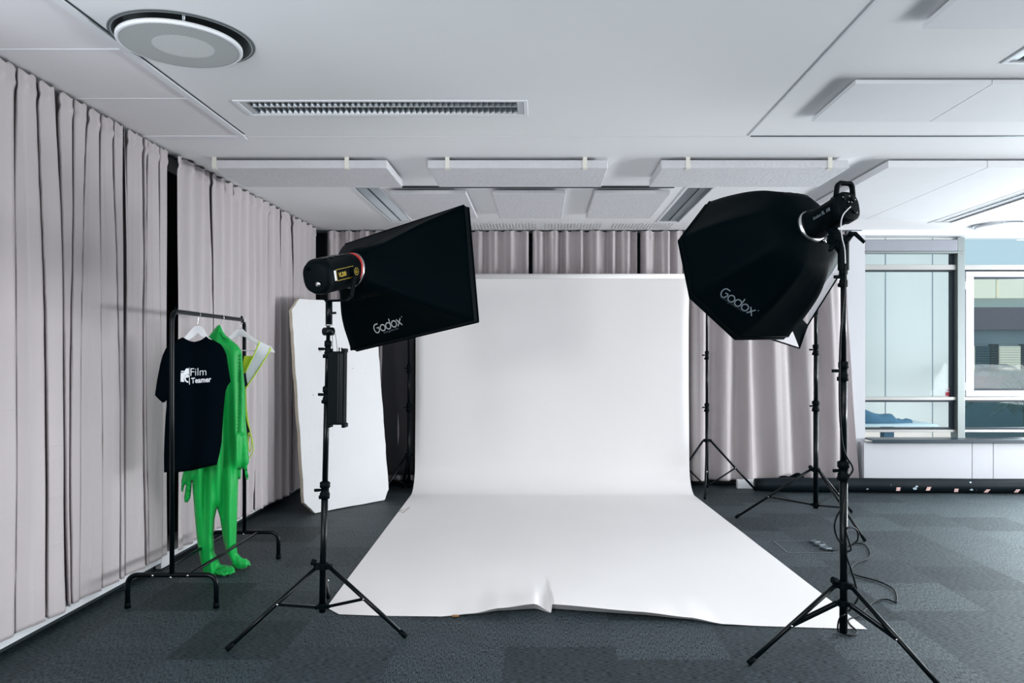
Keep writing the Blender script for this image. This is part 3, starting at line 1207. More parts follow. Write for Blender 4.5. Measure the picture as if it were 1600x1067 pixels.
apanel(2.112, 2.76, 3.59, 4.17, zt2, 0.020, 'flat white ceiling board running out of the right border, beside a similar board', 'panelwhite')
apanel(2.285, 2.935, 5.05, 6.95, zt2 - 0.004, 0.046, 'long white ceiling board behind the octagonal softbox lamp', 'panelwhite')
apanel(2.939, 3.59, 5.05, 6.95, zt2 - 0.004, 0.046, 'long white ceiling board beside the strip light near the windows', 'panelwhite')
apanel(1.485, 2.8, 2.35, 2.99, zt2, 0.020, 'flat white ceiling board in the top right corner of the view', 'panelwhite')


# ------------------------------------------------------------------ paper backdrop
def lerp(a, b, t):
    return a + (b - a) * t


YP = 7.62
t = thing('paper_backdrop', (0.114, YP, 0), 'wide white seamless paper sweeping from the far roll down across the carpet', 'backdrop')
front = [(510, 950, 0, 0), (530, 960.5, 0, 0), (600, 963, 0, 0), (690, 964, 0.001, 0), (740, 962, 0.010, 0.010), (780, 960, 0.030, 0.03), (835, 958.5, 0.047, 0.04), (861, 958, 0.004, 0.0), (863, 958.5, 0.046, 0.04), (1000, 967, 0.034, 0.035), (1080, 972, 0.020, 0.02), (1130, 977, 0.004, 0.004), (1190, 979, 0, 0), (1355, 984, 0, 0)]
FX = [(lambda p: (p.x, p.y))(P(a, b_, 1596 / (b_ - 558))) + (h, k_) for a, b_, h, k_ in front]
us = sorted(set([i / 90 for i in range(91)] + [(f[0] - FX[0][0]) / (FX[-1][0] - FX[0][0]) for f in FX]))
tearu = [(f[0] - FX[0][0]) / (FX[-1][0] - FX[0][0]) for f in FX]


def fr(u):
    for i in range(len(FX) - 1):
        if u <= tearu[i + 1] + 1e-9:
            q = (u - tearu[i]) / max(1e-9, tearu[i + 1] - tearu[i])
            s_ = q * q * (3 - 2 * q) if (tearu[i + 1] - tearu[i]) > 0.012 else q
            a, b_ = FX[i], FX[i + 1]
            return (lerp(a[0], b_[0], q), lerp(a[1], b_[1], q), lerp(a[2], b_[2], s_), lerp(a[3], b_[3], s_))
    return FX[-1]


rows = []
ztop, Rb = 2.155, 0.26
prof = [(YP, ztop - 0.05 - i * (ztop - 0.05 - Rb) / 22) for i in range(23)]
prof += [(YP - Rb + Rb * math.cos(a), Rb - Rb * math.sin(a) + 0.0) for a in [PI / 2 * i / 14 for i in range(1, 15)]]
bm = nb()
for (yy, zz) in prof:
    row = []
    for u in us:
        x = lerp(-1.248, 1.474, u)
        hang = min(1, max(0, (zz - 0.2) / 0.8)) * max(0, min(1, (ztop - zz) / 0.5))
        e = min(u, 1 - u) * 2.72
        curl = 0.035 * max(0, 1 - e / 0.07) ** 2 * hang
        yv = yy + curl + 0.006 * noise.noise(Vector((x * 1.2, zz * 1.1, 4))) * hang
        row.append((x, yv, zz + 0.003))
    rows.append(row)
NF = 70
for i in range(1, NF + 1):
    v = i / NF
    row = []
    for u in us:
        fx, fy, h, kk = fr(u)
        xb = lerp(-1.248, 1.474, u)
        x = lerp(xb, fx, v)
        y = lerp(YP - Rb, fy, v)
        dist = (1 - v) * (YP - Rb - fy)
        lift = h * math.exp(-(dist / 0.30) ** 2)
        wr = 0.0022 * (noise.noise(Vector((x * 2.3, y * 1.6, 1))) + 0.5) * min(1, v * 6) * min(1, dist / 0.2)
        # shallow handling rumples towards the left edge and centre
        wr += 0.005 * max(0, noise.noise(Vector((x * 1.1 + y * 0.8, y * 0.6 - x * 0.5, 8)))) * math.exp(-((u - 0.08) / 0.12) ** 2) * min(1, dist / 0.1)
        row.append((x, y, 0.003 + lift + max(0, wr)))
    rows.append(row)
grid(bm, rows)
rows = []
for k_ in (0.0, 0.35, 0.7, 1.0):
    row = []
    for u in us:
        fx, fy, h, kk = fr(u)
        row.append((fx, fy + kk * k_ * 1.7, 0.003 + h * (1 - k_)))
    rows.append(row)
grid(bm, rows)
obj('paper_sheet', bm, 'paper', t)
bm = nb()
tube(bm, (-1.262, YP + 0.036, ztop - 0.03), (1.49, YP + 0.036, ztop - 0.03), 0.036, n=32)
obj('paper_roll', bm, 'paper', t)
bm = nb()
tube(bm, (-1.34, YP + 0.036, ztop - 0.03), (1.68, YP + 0.036, ztop - 0.03), 0.014, n=12)
obj('crossbar', bm, 'black', t)
# cut strip edge and a snip of brown tape at the front edge
bm = nb()
p = P(712, 961.5, 3.94)
obox(bm, (p.x, p.y - 0.006, 0.006), Vector((0.018, 0, 0)), Vector((0, 0.009, 0)), Vector((0, 0, 0.0025)))
M['browntape'] = mat('brown_tape', rgb(150, 104, 60), 0.5)
M['stain'] = mat('brown_smudge', rgb(176, 160, 154), 0.9)
obj('tape_snip', bm, 'browntape', t, smooth=False)
bm = nb()
for (a, b_, c_, d_) in ((622, 801, 630, 797), (633, 799, 641, 793), (628, 803, 634, 799)):
    pa, pb = P(a, b_, 1596 / (b_ - 558)), P(c_, d_, 1596 / (d_ - 558))
    sweep(bm, [(lerp(pa.x, pb.x, q), lerp(pa.y, pb.y, q), 0.0065) for q in (0, .3, .6, 1)], [0.003, 0.008, 0.007, 0.002], 6)
for v in bm.verts:
    v.co.z = 0.0072 + (v.co.z - 0.0065) * 0.12
obj('smudge', bm, 'stain', t)


# ------------------------------------------------------------------ light stands
def stand(name, label, base, top, foot_r, angs, zb, zh, r=0.017, spread=0.55, collars=(), cat='light stand', double=False, kn=True, zl=None, group=None, feet=None):
    """base: where the pole would meet the floor; angs: directions of the three legs; zb/zh: heights of the pole foot and of the leg hub"""
    bx, by = base
    t = thing(name, (bx, by, 0), label, cat, group)
    A, B = Vector((bx, by, 0)), Vector(top)

    def at(z):
        return A.lerp(B, z / B.z)
    cs = [zb] + [c for c in collars] + [B.z]
    rad = r
    rs = []
    for i in range(len(cs) - 1):
        bm = nb()
        tube(bm, at(cs[i]), at(cs[i + 1] + (0.03 if i < len(cs) - 2 else 0)), rad, n=18)
        obj('pole_section', bm, 'black', t)
        rs.append(rad)
        rad *= 0.84
    for i, c in enumerate(collars):
        rr_ = rs[i]
        bm = nb()
        rings(bm, at(c - 0.045), (B - A), [(0, rr_ * 1.05), (0.004, rr_ * 1.45), (0.03, rr_ * 1.45), (0.034, rr_ * 1.2), (0.055, rr_ * 1.2), (0.058, rr_ * 1.5), (0.082, rr_ * 1.5), (0.088, rr_ * 0.9)], 20)
        cl = obj('collar', bm, 'blackplastic', t)
        bm = nb()
        sd = Vector((-1, -0.25, 0)).normalized() if i % 2 == 0 else Vector((-1, 0.3, 0)).normalized()
        q = at(c)
        tube(bm, q, q + sd * (rr_ + 0.018), 0.006, n=10)
        q2 = q + sd * (rr_ + 0.010)
        obox(bm, q2 + sd * 0.010, sd * 0.014, Vector((0, 0, 1)) * 0.007, sd.cross(Vector((0, 0, 1))) * 0.006)
        q3 = at(c - 0.035)
        tube(bm, q3, q3 + sd * (rr_ + 0.012), 0.010, n=10)
        obj('knob', bm, 'blackplastic', cl, bevel=0.002)
    # hub and lower slider
    hub, low = at(zh), at(zb + 0.03)
    bm = nb()
    rings(bm, at(zh - 0.018), (B - A), [(0, r * 1.1), (0.003, r * 1.5), (0.033, r * 1.5), (0.036, r * 1.1)], 20)
    for a in angs:
        d = Vector((math.cos(a), math.sin(a), 0))
        obox(bm, hub + d * (r + 0.014), d * 0.016, d.cross(Vector((0, 0, 1))) * 0.011, Vector((0, 0, 0.012)))
    h_ = obj('hub', bm, 'blackplastic', t, bevel=0.002)
    if kn:
        bm = nb()
        sd = Vector((-0.95, -0.3, 0)).normalized()
        q = hub + Vector((0, 0, 0.012))
        tube(bm, q, q + sd * (r + 0.030), 0.006, n=10)
        tube(bm, q + sd * (r + 0.018) + Vector((0, 0, 0.006)), q + sd * (r + 0.040) + Vector((0, 0, 0.014)), 0.015, n=12)
        obj('hub_knob', bm, 'blackplastic', h_, bevel=0.002)
    zlow = zb + 0.03 if zl is None else zl
    low = at(zlow)
    bm = nb()
    rings(bm, at(zlow - 0.014), (B - A), [(0, r * 1.08), (0.002, r * 1.35), (0.026, r * 1.35), (0.028, r * 1.05)], 20)
    for a in angs:
        d = Vector((math.cos(a), math.sin(a), 0))
        obox(bm, low + d * (r + 0.010), d * 0.012, d.cross(Vector((0, 0, 1))) * 0.009, Vector((0, 0, 0.009)))
    obj('lower_hub', bm, 'blackplastic', t, bevel=0.0015)
    for k, a in enumerate(angs):
        d = Vector((math.cos(a), math.sin(a), 0)) if feet is None else Vector((feet[k][0] - bx, feet[k][1] - by, 0)).normalized()
        ft = Vector((bx, by, 0)) + d * foot_r + Vector((0, 0, 0.011)) if feet is None else Vector((feet[k][0], feet[k][1], 0.011))
        h0 = hub + d * (r + 0.018)
        bm = nb()
        tube(bm, h0, ft, 0.0105, n=12)
        lg = obj('leg', bm, 'black', t)
        bm = nb()
        dd = (ft - h0).normalized()
        tube(bm, ft - dd * 0.035, ft + dd * 0.004, 0.0125, n=12)
        obj('foot_cap', bm, 'blackplastic', lg)
        mid = h0.lerp(ft, spread)
        l0 = low + d * (r + 0.014)
        offs = (-0.009, 0.009) if double else (0,)
        bm = nb()
        sidev = d.cross(Vector((0, 0, 1)))
        for o_ in offs:
            obox(bm, (l0 + mid) / 2 + sidev * o_, (mid - l0) / 2, sidev * 0.0035, (mid - l0).cross(sidev).normalized() * 0.007)
        obj('brace', bm, 'black', t, smooth=False)
        bm = nb()
        tube(bm, mid - sidev * 0.015, mid + sidev * 0.015, 0.004, n=10)
        obj('rivet', bm, 'chrome', t)
    return t, at


def ang(dx, dy):
    return math.atan2(dy, dx)


a0 = ang(-0.341, -0.305)
LS, at_l = stand('light_stand', 'slim black tripod stand under the rectangular softbox, tilted slightly', (-1.076, 3.775), (-1.033, 3.745, 1.60), 0.459, [a0, a0 + 2 * PI / 3, a0 + 4 * PI / 3], 0.078, 0.305, r=0.0165, spread=0.47, collars=(0.68, 1.147, 1.37))
a0 = PI * 186 / 180
RS, at_r = stand('light_stand', 'thick black tripod stand in the right foreground under the octagonal softbox', (1.324, 3.36), (1.324, 3.36, 1.80), 0.43, [a0, a0 + 2 * PI / 3, a0 + 4 * PI / 3 - 0.10], 0.125, 0.335, r=0.0175, spread=0.52, collars=(0.835, 1.27, 1.68), double=True, zl=0.255, feet=[(0.897, 3.312), (1.48, 3.75), (1.592, 3.02)])
a0 = ang(1.625 - 2.22, 6.33 - 6.145)
stand('light_stand', 'black tripod stand further back, between the back curtain and the foreground stand', (2.20, 6.145), (2.20, 6.145, 1.86), 0.62, [a0, a0 + 2 * PI / 3, a0 + 4 * PI / 3], 0.12, 0.43, r=0.020, spread=0.56, collars=(0.94, 1.39, 1.72))
a0 = -0.5
stand('backdrop_stand', 'thin black tripod stand holding the right end of the paper roll', (1.655, 7.655), (1.655, 7.655, 2.11), 0.48, [-0.12, -0.12 + 2 * PI / 3, -0.12 + 4 * PI / 3], 0.03, 0.50, r=0.016, spread=0.55, collars=(0.83, 1.35), cat='backdrop stand', kn=False, feet=[(2.13, 7.60), (1.32, 7.80), (1.535, 7.18)])
stand('backdrop_stand', 'thin black tripod stand in the shade behind the left edge of the paper', (-1.315, 7.655), (-1.315, 7.655, 2.11), 0.44, [0.10, 0.10 + 2 * PI / 3, 0.10 + 4 * PI / 3], 0.03, 0.36, r=0.016, spread=0.55, collars=(0.83, 1.22), cat='backdrop stand', kn=False, feet=[(-0.90, 7.71), (-1.40, 7.79), (-1.52, 7.28)])


# ------------------------------------------------------------------ softboxes
def shell(bm, ringc, ringr, Cc, corners, n, expo, sag=0.05, NS=26, NT=14, wr=0.004, seed=0):
    """cloth skin stretched over bowed rods from a ring to the rim corners"""
    m = len(corners)
    axis = Vector(n).normalized()
    lat = []
    for c in corners:
        q = c - Cc
        q -= axis * q.dot(axis)
        lat.append(q)
    fwd = [(c - Cc).dot(axis) for c in corners]
    rows = []
    for i in range(NS + 1):
        s = i / NS
        cen = ringc.lerp(Cc, s)
        row = []
        for k in range(m):
            a, b_ = lat[k], lat[(k + 1) % m]
            for j in range(NT):
                tt = j / NT
                e = s ** expo
                ra = a.normalized() * ringr
                rb = b_.normalized() * ringr
                pa = ra.lerp(a, e)
                pb = rb.lerp(b_, e)
                q = pa.lerp(pb, tt)
                # ring end stays round
                if s < 0.25:
                    q = q.lerp(q.normalized() * pa.length, (1 - s / 0.25))
                q *= 1 - sag * math.sin(PI * tt) * math.sin(PI * min(1, s * 1.02)) ** 0.8
                p = cen + q + axis * lerp(0, lerp(fwd[k], fwd[(k + 1) % m], tt), s)
                wv = noise.noise(Vector((p.x * 7, p.y * 7 + seed, p.z * 7))) * wr * math.sin(PI * s)
                wv += wr * 0.8 * math.sin(tt * 21 + 6 * s + seed + k) * (1 - s) * min(1, s * 5)
                row.append(p + q.normalized() * wv)
        rows.append(row)
    grid(bm, rows, closed=True)
    return rows


def rim_tube(bm, pts, r=0.004):
    pts = list(pts) + [pts[0]]
    for a, b_ in zip(pts, pts[1:]):
        tube(bm, a, b_, r, n=8)


def text_bm(body, size, bold=0.0):
    cu = bpy.data.curves.new('tmp', 'FONT')
    cu.body = body
    cu.size = size
    cu.offset = bold
    cu.resolution_u = 3
    o = bpy.data.objects.new('tmp', cu)
    C.objects.link(o)
    dg = bpy.context.evaluated_depsgraph_get()
    me = bpy.data.meshes.new_from_object(o.evaluated_get(dg))
    bm = nb()
    bm.from_mesh(me)
    bpy.data.objects.remove(o)
    bpy.data.meshes.remove(me)
    bpy.data.curves.remove(cu)
    return bm


def ribbon(bm, pts, wd, closed=False, z=0.0):
    """flat monoline stroke in the xy plane"""
    pts = [Vector((p[0], p[1], 0)) for p in pts]
    n = len(pts)
    L_, R_ = [], []
    for i, p in enumerate(pts):
        a = pts[(i - 1) % n] if (closed or i) else p
        b_ = pts[(i + 1) % n] if (closed or i < n - 1) else p
        d = (b_ - a).normalized()
        nn = Vector((-d.y, d.x, 0)) * wd / 2
        L_.append(bm.verts.new(p + nn))
        R_.append(bm.verts.new(p - nn))
    for i in range(n if closed else n - 1):
        j = (i + 1) % n
        bm.faces.new((L_[i], L_[j], R_[j], R_[i]))


def arc(cx, cy, r, a0_, a1_, n=18, ry=None):
    ry = r if ry is None else ry
    return [(cx + r * math.cos(math.radians(a0_ + (a1_ - a0_) * i / n)), cy + ry * math.sin(math.radians(a0_ + (a1_ - a0_) * i / n))) for i in range(n + 1)]


def brand_bm():
    """monoline rounded wordmark, x-height 1, total width about 5.6"""
    bm = nb()
    w_ = 0.17
    ribbon(bm, [(0.98, 1.32), (0.45, 1.32)] + arc(0.5, 0.66, 0.5, 95, 360, 24, 0.66) + [(1.0, 0.74), (0.55, 0.74)], w_)
    ribbon(bm, arc(1.72, 0.5, 0.48, 0, 340, 22), w_, True)
    ribbon(bm, arc(2.86, 0.5, 0.48, 0, 340, 22), w_, True)
    ribbon(bm, [(3.30, 0.35), (3.34, 1.1), (3.34, 1.5)], w_)
    ribbon(bm, arc(4.04, 0.5, 0.48, 0, 340, 22), w_, True)
    ribbon(bm, [(4.66, 1.02), (5.52, -0.02)], w_)
    ribbon(bm, [(5.5, 1.02), (4.68, -0.02)], w_)
    ribbon(bm, arc(5.85, 1.15, 0.06, 0, 315, 7), 0.05, True)
    return bm


def decal(name, bm, m, parent, org, xd, yd, bvh, pd_, off=0.0016):
    """lay flat lettering onto a surface along direction pd_"""
    xd, yd, pd_ = Vector(xd), Vector(yd), Vector(pd_).normalized()
    for v in bm.verts:
        p = Vector(org) + xd * v.co.x + yd * v.co.y
        hit = bvh.ray_cast(p - pd_ * 1.0, pd_, 3.0) if bvh else (None,)
        v.co = (hit[0] - pd_ * off) if hit[0] is not None else p
    return obj(name, bm, m, parent, smooth=False)


def on_surface(px, py, bvh):
    o = Vector((0, 0, CAMZ))
    d = (P(px, py, 4.0) - o).normalized()
    return bvh.ray_cast(o, d, 20)[0]


# ---- rectangular softbox on the left stand
k = 1.05
camv = Vector((0, 0, CAMZ))
Cc = camv + (Vector((-.706, 4.009, 1.733)) - camv) * k
xr, yr, nr = Vector((.866, -.468, .176)).normalized(), Vector((-.098, .186, .978)).normalized(), Vector((.49, .864, -.115)).normalized()
RG = P(549, 423, 3.87)
Wb, Hb = 0.84, 0.63
corn = [Cc + xr * Wb / 2 * a + yr * Hb / 2 * b_ for a, b_ in ((1, 1), (-1, 1), (-1, -1), (1, -1))]
t = thing('rectangular_softbox', (RG.x, RG.y, RG.z), 'large black rectangular softbox on the left stand with a white wordmark', 'softbox')
bm = nb()
shell(bm, RG, 0.085, Cc, corn, nr, 0.80, sag=0.07, wr=0.006, seed=3)
bvh_l = BVHTree.FromBMesh(bm)
obj('shell', bm, 'blackcloth', t)
bm = nb()
lip = [c + nr * 0.045 for c in corn]
for a in range(4):
    b_ = (a + 1) % 4
    grid(bm, [[corn[a].lerp(corn[b_], i / 10) for i in range(11)], [lip[a].lerp(lip[b_], i / 10) for i in range(11)]])
rim_tube(bm, lip, 0.005)
rim_tube(bm, corn, 0.0045)
obj('rim', bm, 'blackcloth', t)
bm = nb()
sh = [Cc + (c - Cc) * 0.985 + nr * 0.012 for c in corn]
bm.faces.new([bm.verts.new(p) for p in sh])
obj('front_diffuser', bm, 'diffuser', t, smooth=False)
bm = nb()
rings(bm, RG - nr * 0.010, nr, [(0, 0.078), (0.0, 0.088), (0.005, 0.091), (0.014, 0.091), (0.018, 0.078)], 40)
obj('speed_ring', bm, 'silver', t)
bm = nb()
rings(bm, RG - nr * 0.016, nr, [(0, 0.078), (0.0, 0.089), (0.0045, 0.0895), (0.005, 0.079)], 40)
obj('ring_trim', bm, 'redtrim', t)
# inner corner pocket visible at the top left behind the lamp
g = on_surface(587, 521, bvh_l)
g2 = on_surface(629, 507, bvh_l)
if g and g2:
    xd = (g2 - g)
    sc = xd.length / 5.6
    xd.normalize()
    pdir = (g - camv).normalized()
    yd = pdir.cross(xd).normalized()
    if yd.z < 0:
        yd = -yd
    decal('wordmark', brand_bm(), 'logo', t, g, xd * sc, yd * sc, bvh_l, pdir)
    tb = text_bm('www.godox.com', 1.0)
    g3 = on_surface(600, 521.3, bvh_l)
    decal('web_address', tb, 'logodim', t, g3, xd * 0.0155, yd * 0.0155, bvh_l, pdir)


def led_lamp(name, label, rear, front, R0, stand_top, style):
    ax = (front - rear).normalized()
    Lb = (front - rear).length
    side = ax.cross(Vector((0, 0, 1))).normalized()
    up = side.cross(ax).normalized()
    t = thing(name, tuple(rear), label, 'studio light')
    return t, ax, Lb, side, up


rear, front = P(492, 434, 3.60), RG - nr * 0.018
t, ax, Lb, side, up = led_lamp('studio_light', 'black cylindrical studio light with yellow lines on the back of the rectangular softbox', rear, front, 0.08, None, 0)
bm = nb()


def superring(bm, secs, n=40, p=3.2, mi=0):
    """secs: (t, rx, ry) rounded-square sections"""
    prev = None
    first = None
    for tt, rx, ry in secs:
        ring = []
        for i in range(n):
            a = 2 * PI * i / n
            c_, s_ = math.cos(a), math.sin(a)
            q = (abs(c_) ** p + abs(s_) ** p) ** (-1 / p)
            ring.append(bm.verts.new(rear + ax * tt + side * (rx * q * c_) + up * (ry * q * s_)))
        if prev:
            for i in range(n):
                j = (i + 1) % n
                bm.faces.new((prev[i], prev[j], ring[j], ring[i])).material_index = mi
        else:
            first = ring
        prev = ring
    bm.faces.new(first[::-1])
    bm.faces.new(prev)


superring(bm, [(0.0, 0.058, 0.060), (0.004, 0.068, 0.072), (0.035, 0.080, 0.086), (0.040, 0.077, 0.083), (Lb - 0.05, 0.077, 0.083), (Lb - 0.012, 0.082, 0.086), (Lb, 0.078, 0.080)], p=2.6)
bvh_b = BVHTree.FromBMesh(bm)
obj('housing', bm, 'blackplastic', t, bevel=0)
bm = nb()
for i in range(4):
    q = rear + ax * (0.07 + 0.045 * i)
    obox(bm, q + up * 0.0832, ax * 0.012, side * 0.035, up * 0.0012)
obj('vent', bm, 'black', t, smooth=False)
bm = nb()
q = rear + ax * 0.015 - side * 0.02 + up * 0.045
tube(bm, q, q - ax * 0.035 - side * 0.012, 0.008, n=10)
obj('rear_knob', bm, 'blackplastic', t, bevel=0.001)
bm = nb()
q = rear - ax * 0.001 - up * 0.030 + side * 0.018
tube(bm, q, q - ax * 0.012, 0.013, 0.011, n=16)
obj('cable_socket', bm, 'chrome', t)
# yellow pin-stripes, round emblem and model number on the side towards the camera
sp = rear + side * 0.0776
bm = nb()
for dy in (0.026, -0.026):
    obox(bm, sp + ax * 0.135 + up * dy, ax * 0.072, up * 0.0009, side * 0.0006)
obox(bm, sp + ax * 0.064, ax * 0.0009, up * 0.026, side * 0.0006)
obj('yellow_line', bm, 'yellow', t, smooth=False)
bm = nb()
obox(bm, sp + ax * 0.052, ax * 0.007, up * 0.024, side * 0.0008)
obj('side_label', bm, 'whiteplastic', t, smooth=False)
tb = text_bm('VL200', 0.03, 0.0006)
for v in tb.verts:
    v.co = sp + side * 0.0012 + ax * (0.078 + v.co.x * 0.8) + up * (v.co.y - 0.011)
obj('model_name', tb, 'yellow', t, smooth=False)
piv = rear + ax * (Lb * 0.72)
bm = nb()
tube(bm, piv + side * 0.074, piv + side * 0.096, 0.022, n=24)
tube(bm, piv - side * 0.074, piv - side * 0.096, 0.022, n=24)
kb = obj('tilt_knob', bm, 'blackplastic', t, bevel=0.002)
bm = nb()
ribbon(bm, arc(0, 0, 0.017, 0, 350, 30), 0.0022, True)
ribbon(bm, arc(0, 0, 0.007, 60, 360, 12) + [(0.001, 0.0)], 0.0028)
for v in bm.verts:
    v.co = piv + side * 0.0968 + ax * v.co.x + up * v.co.y
obj('round_emblem', bm, 'yellow', kb, smooth=False)
ypl = Vector((-0.995, 3.745, 1.606))
bm = nb()
for s_ in (-1, 1):
    a = piv + side * 0.091 * s_ + Vector((0, 0, -0.01))
    b_ = ypl + side * 0.084 * s_ + Vector((0, 0, 0.018))
    c_ = ypl + side * 0.055 * s_
    pts = [a, a.lerp(b_, .5), b_, c_]
    for u_, v_ in zip(pts, pts[1:]):
        dd = (v_ - u_)
        wdv = dd.cross(side).normalized() if abs(dd.normalized().dot(side)) < 0.9 else ax
        obox(bm, (u_ + v_) / 2, dd / 2 * 1.04, wdv * 0.014, dd.cross(wdv).normalized() * 0.004)
obox(bm, ypl, side * 0.06, ax * 0.016, Vector((0, 0, 0.004)))
obj('yoke', bm, 'blackplastic', t, bevel=0.003)
bm = nb()
tp = Vector((-1.033, 3.745, 1.595))
tube(bm, tp + Vector((0, 0, -0.105)), tp + Vector((0, 0, 0.01)), 0.0165, n=18)
tube(bm, tp + Vector((0, 0, -0.112)), tp + Vector((0, 0, -0.106)), 0.0175, n=18, mi=1)
tube(bm, tp + Vector((0.0, 0, -0.05)), tp + Vector((0.036, -0.01, -0.05)), 0.006, n=10)
tube(bm, tp + Vector((-0.022, -0.004, -0.14)), tp + Vector((0.024, -0.02, -0.14)), 0.020, n=18)
obj('spigot_clamp', bm, ['black', 'silver'], t)

# controller box hanging by two thin cords
t = thing('power_controller', (-1.005, 3.70, 1.0), 'narrow black metal power box hanging on cords beside the left stand', 'power box')
bm = nb()
c0 = P(527, 606, 3.70)
rm = Matrix.Rotation(math.radians(0.6), 3, 'Y')
box(bm, (c0.x - 0.040, 3.672, c0.z - 0.176), (c0.x + 0.040, 3.728, c0.z + 0.176), 0, rm, c0)
obj('case', bm, 'blackplastic', t, smooth=False, bevel=0.004)
bm = nb()
for dz in (-1, 1):
    for dx in (-1, 1):
        box(bm, (c0.x + dx * 0.036 - 0.0085, 3.668, c0.z + dz * 0.180 - 0.010), (c0.x + dx * 0.036 + 0.0085, 3.732, c0.z + dz * 0.180 + 0.010))
obj('corner_guard', bm, 'blackplastic', t, smooth=False, bevel=0.003)
bm = nb()
for dx in (0.012, 0.022, 0.030):
    box(bm, (c0.x + dx - 0.0015, 3.6695, c0.z - 0.165), (c0.x + dx + 0.0015, 3.672, c0.z + 0.165), 0, rm, c0)
obj('cooling_rib', bm, 'black', t, smooth=False)
bm = nb()
for xa, xb in ((519, 520), (524, 527)):
    sweep(bm, [P(xa, 521, 3.715), P((xa + xb) / 2, 533, 3.712), P(xb, 549, 3.70)], 0.0012, 6)
for xx in (530, 534):
    tube(bm, P(xx, 549, 3.70), P(xx, 543, 3.70), 0.003, n=8)
obj('cord', bm, 'cable', t)

# ---- octagonal softbox on the right stand
Cc = Vector((1.063, 3.933, 1.784))
n8 = Vector((-.379, .873, -.305)).normalized()
v0, v90 = Vector((-.477, .098, .874)).normalized(), Vector((-.793, -.477, -.379)).normalized()
RG8 = Vector((1.241, 3.524, 1.927))
corn = [Cc + (v0 * math.cos(i * PI / 4) + v90 * math.sin(i * PI / 4)) * 0.4 for i in range(8)]
t = thing('octagonal_softbox', tuple(RG8), 'large black octagonal softbox on the foreground stand with a dim wordmark', 'softbox')
bm = nb()
shell(bm, RG8, 0.070, Cc, corn, n8, 0.38, sag=0.03, NT=8, wr=0.0025, seed=8)
bvh_r = BVHTree.FromBMesh(bm)
obj('shell', bm, 'blackcloth', t)
bm = nb()
lip = [c + n8 * 0.035 for c in corn]
for a in range(8):
    b_ = (a + 1) % 8
    grid(bm, [[corn[a].lerp(corn[b_], i / 6) for i in range(7)], [lip[a].lerp(lip[b_], i / 6) for i in range(7)]])
rim_tube(bm, lip, 0.0045)
rim_tube(bm, corn, 0.0045)
obj('rim', bm, 'blackcloth', t)
bm = nb()
bm.faces.new([bm.verts.new(Cc + (c - Cc) * 0.985 + n8 * 0.01) for c in corn])
obj('front_diffuser', bm, 'diffuser', t, smooth=False)
bm = nb()
rings(bm, RG8 - n8 * 0.016, n8, [(0, 0.060), (0.0, 0.072), (0.008, 0.077), (0.018, 0.077), (0.024, 0.070), (0.024, 0.060)], 48)
obj('speed_ring', bm, 'silver', t)
bm = nb()
for dr in (0.0, 0.5):
    q = RG8 - n8 * 0.006 - v0 * 0.072 + v90 * (-0.035 + 0.03 * dr) 
    tube(bm, q, q - v0 * 0.022, 0.007, n=12)
obj('ring_screw', bm, 'chrome', t)
g, g2 = on_surface(1124, 461, bvh_r), on_surface(1175, 494, bvh_r)
if g and g2:
    xd = (g2 - g)
    sc = xd.length / 5.6
    xd.normalize()
    pdir = (g - camv).normalized()
    yd = pdir.cross(xd).normalized()
    if yd.z < 0:
        yd = -yd
    decal('wordmark', brand_bm(), 'logodim', t, g, xd * sc, yd * sc, bvh_r, pdir)
    g3 = on_surface(1124.5, 464.5, bvh_r)
    decal('web_address', text_bm('www.godox.com', 1.0), 'logofaint', t, g3, xd * 0.019, yd * 0.019, bvh_r, pdir)

rear, front = P(1327, 321, 3.30), RG8 - n8 * 0.012
t, ax, Lb, side, up = led_lamp('studio_light', 'black studio light with top handle and rear control panel on the octagonal softbox', rear, front, 0.06, None, 1)
bm = nb()
superring(bm, [(0.0, 0.052, 0.058), (0.004, 0.058, 0.064), (0.05, 0.060, 0.066), (0.052, 0.056, 0.060), (Lb - 0.055, 0.056, 0.058), (Lb - 0.03, 0.066, 0.066), (Lb, 0.066, 0.066)], p=2.8)
obj('housing', bm, 'blackplastic', t)
bm = nb()
hp = []
for a, b_ in ((-0.046, 0.050), (-0.040, 0.093), (-0.031, 0.104), (0.031, 0.104), (0.040, 0.093), (0.046, 0.050)):
    hp.append(rear + ax * 0.018 + side * a + up * b_ - ax * (b_ - 0.05) * 0.25)
for a, b_ in zip(hp, hp[1:]):
    dd = b_ - a
    wdv = ax
    obox(bm, (a + b_) / 2, dd / 2 * 1.1, ax * 0.012, dd.cross(ax).normalized() * 0.0065)
obj('handle', bm, 'blackplastic', t, bevel=0.003)
bm = nb()
for a, b_, r_ in ((-0.026, 0.030, 0.009), (0.026, 0.030, 0.011), (0.022, -0.028, 0.010), (0.002, -0.006, 0.006), (-0.008, 0.012, 0.004), (0.008, 0.012, 0.004), (-0.024, -0.02, 0.007)):
    q = rear + side * a + up * b_
    tube(bm, q, q - ax * 0.008, r_, n=16)
obox(bm, rear + up * 0.042 - ax * 0.001, side * 0.022, up * 0.008, ax * 0.002)
obj('control_knob', bm, 'black', t, bevel=0.001)
bm = nb()
for a, b_ in ((-0.008, 0.012), (0.008, 0.012), (0.030, 0.026), (0.0, 0.040), (-0.036, 0.032), (0.028, -0.034)):
    q = rear + side * a + up * b_ - ax * 0.009
    tube(bm, q, q - ax * 0.001, 0.0022, n=8)
obj('marking', bm, 'logo', t)
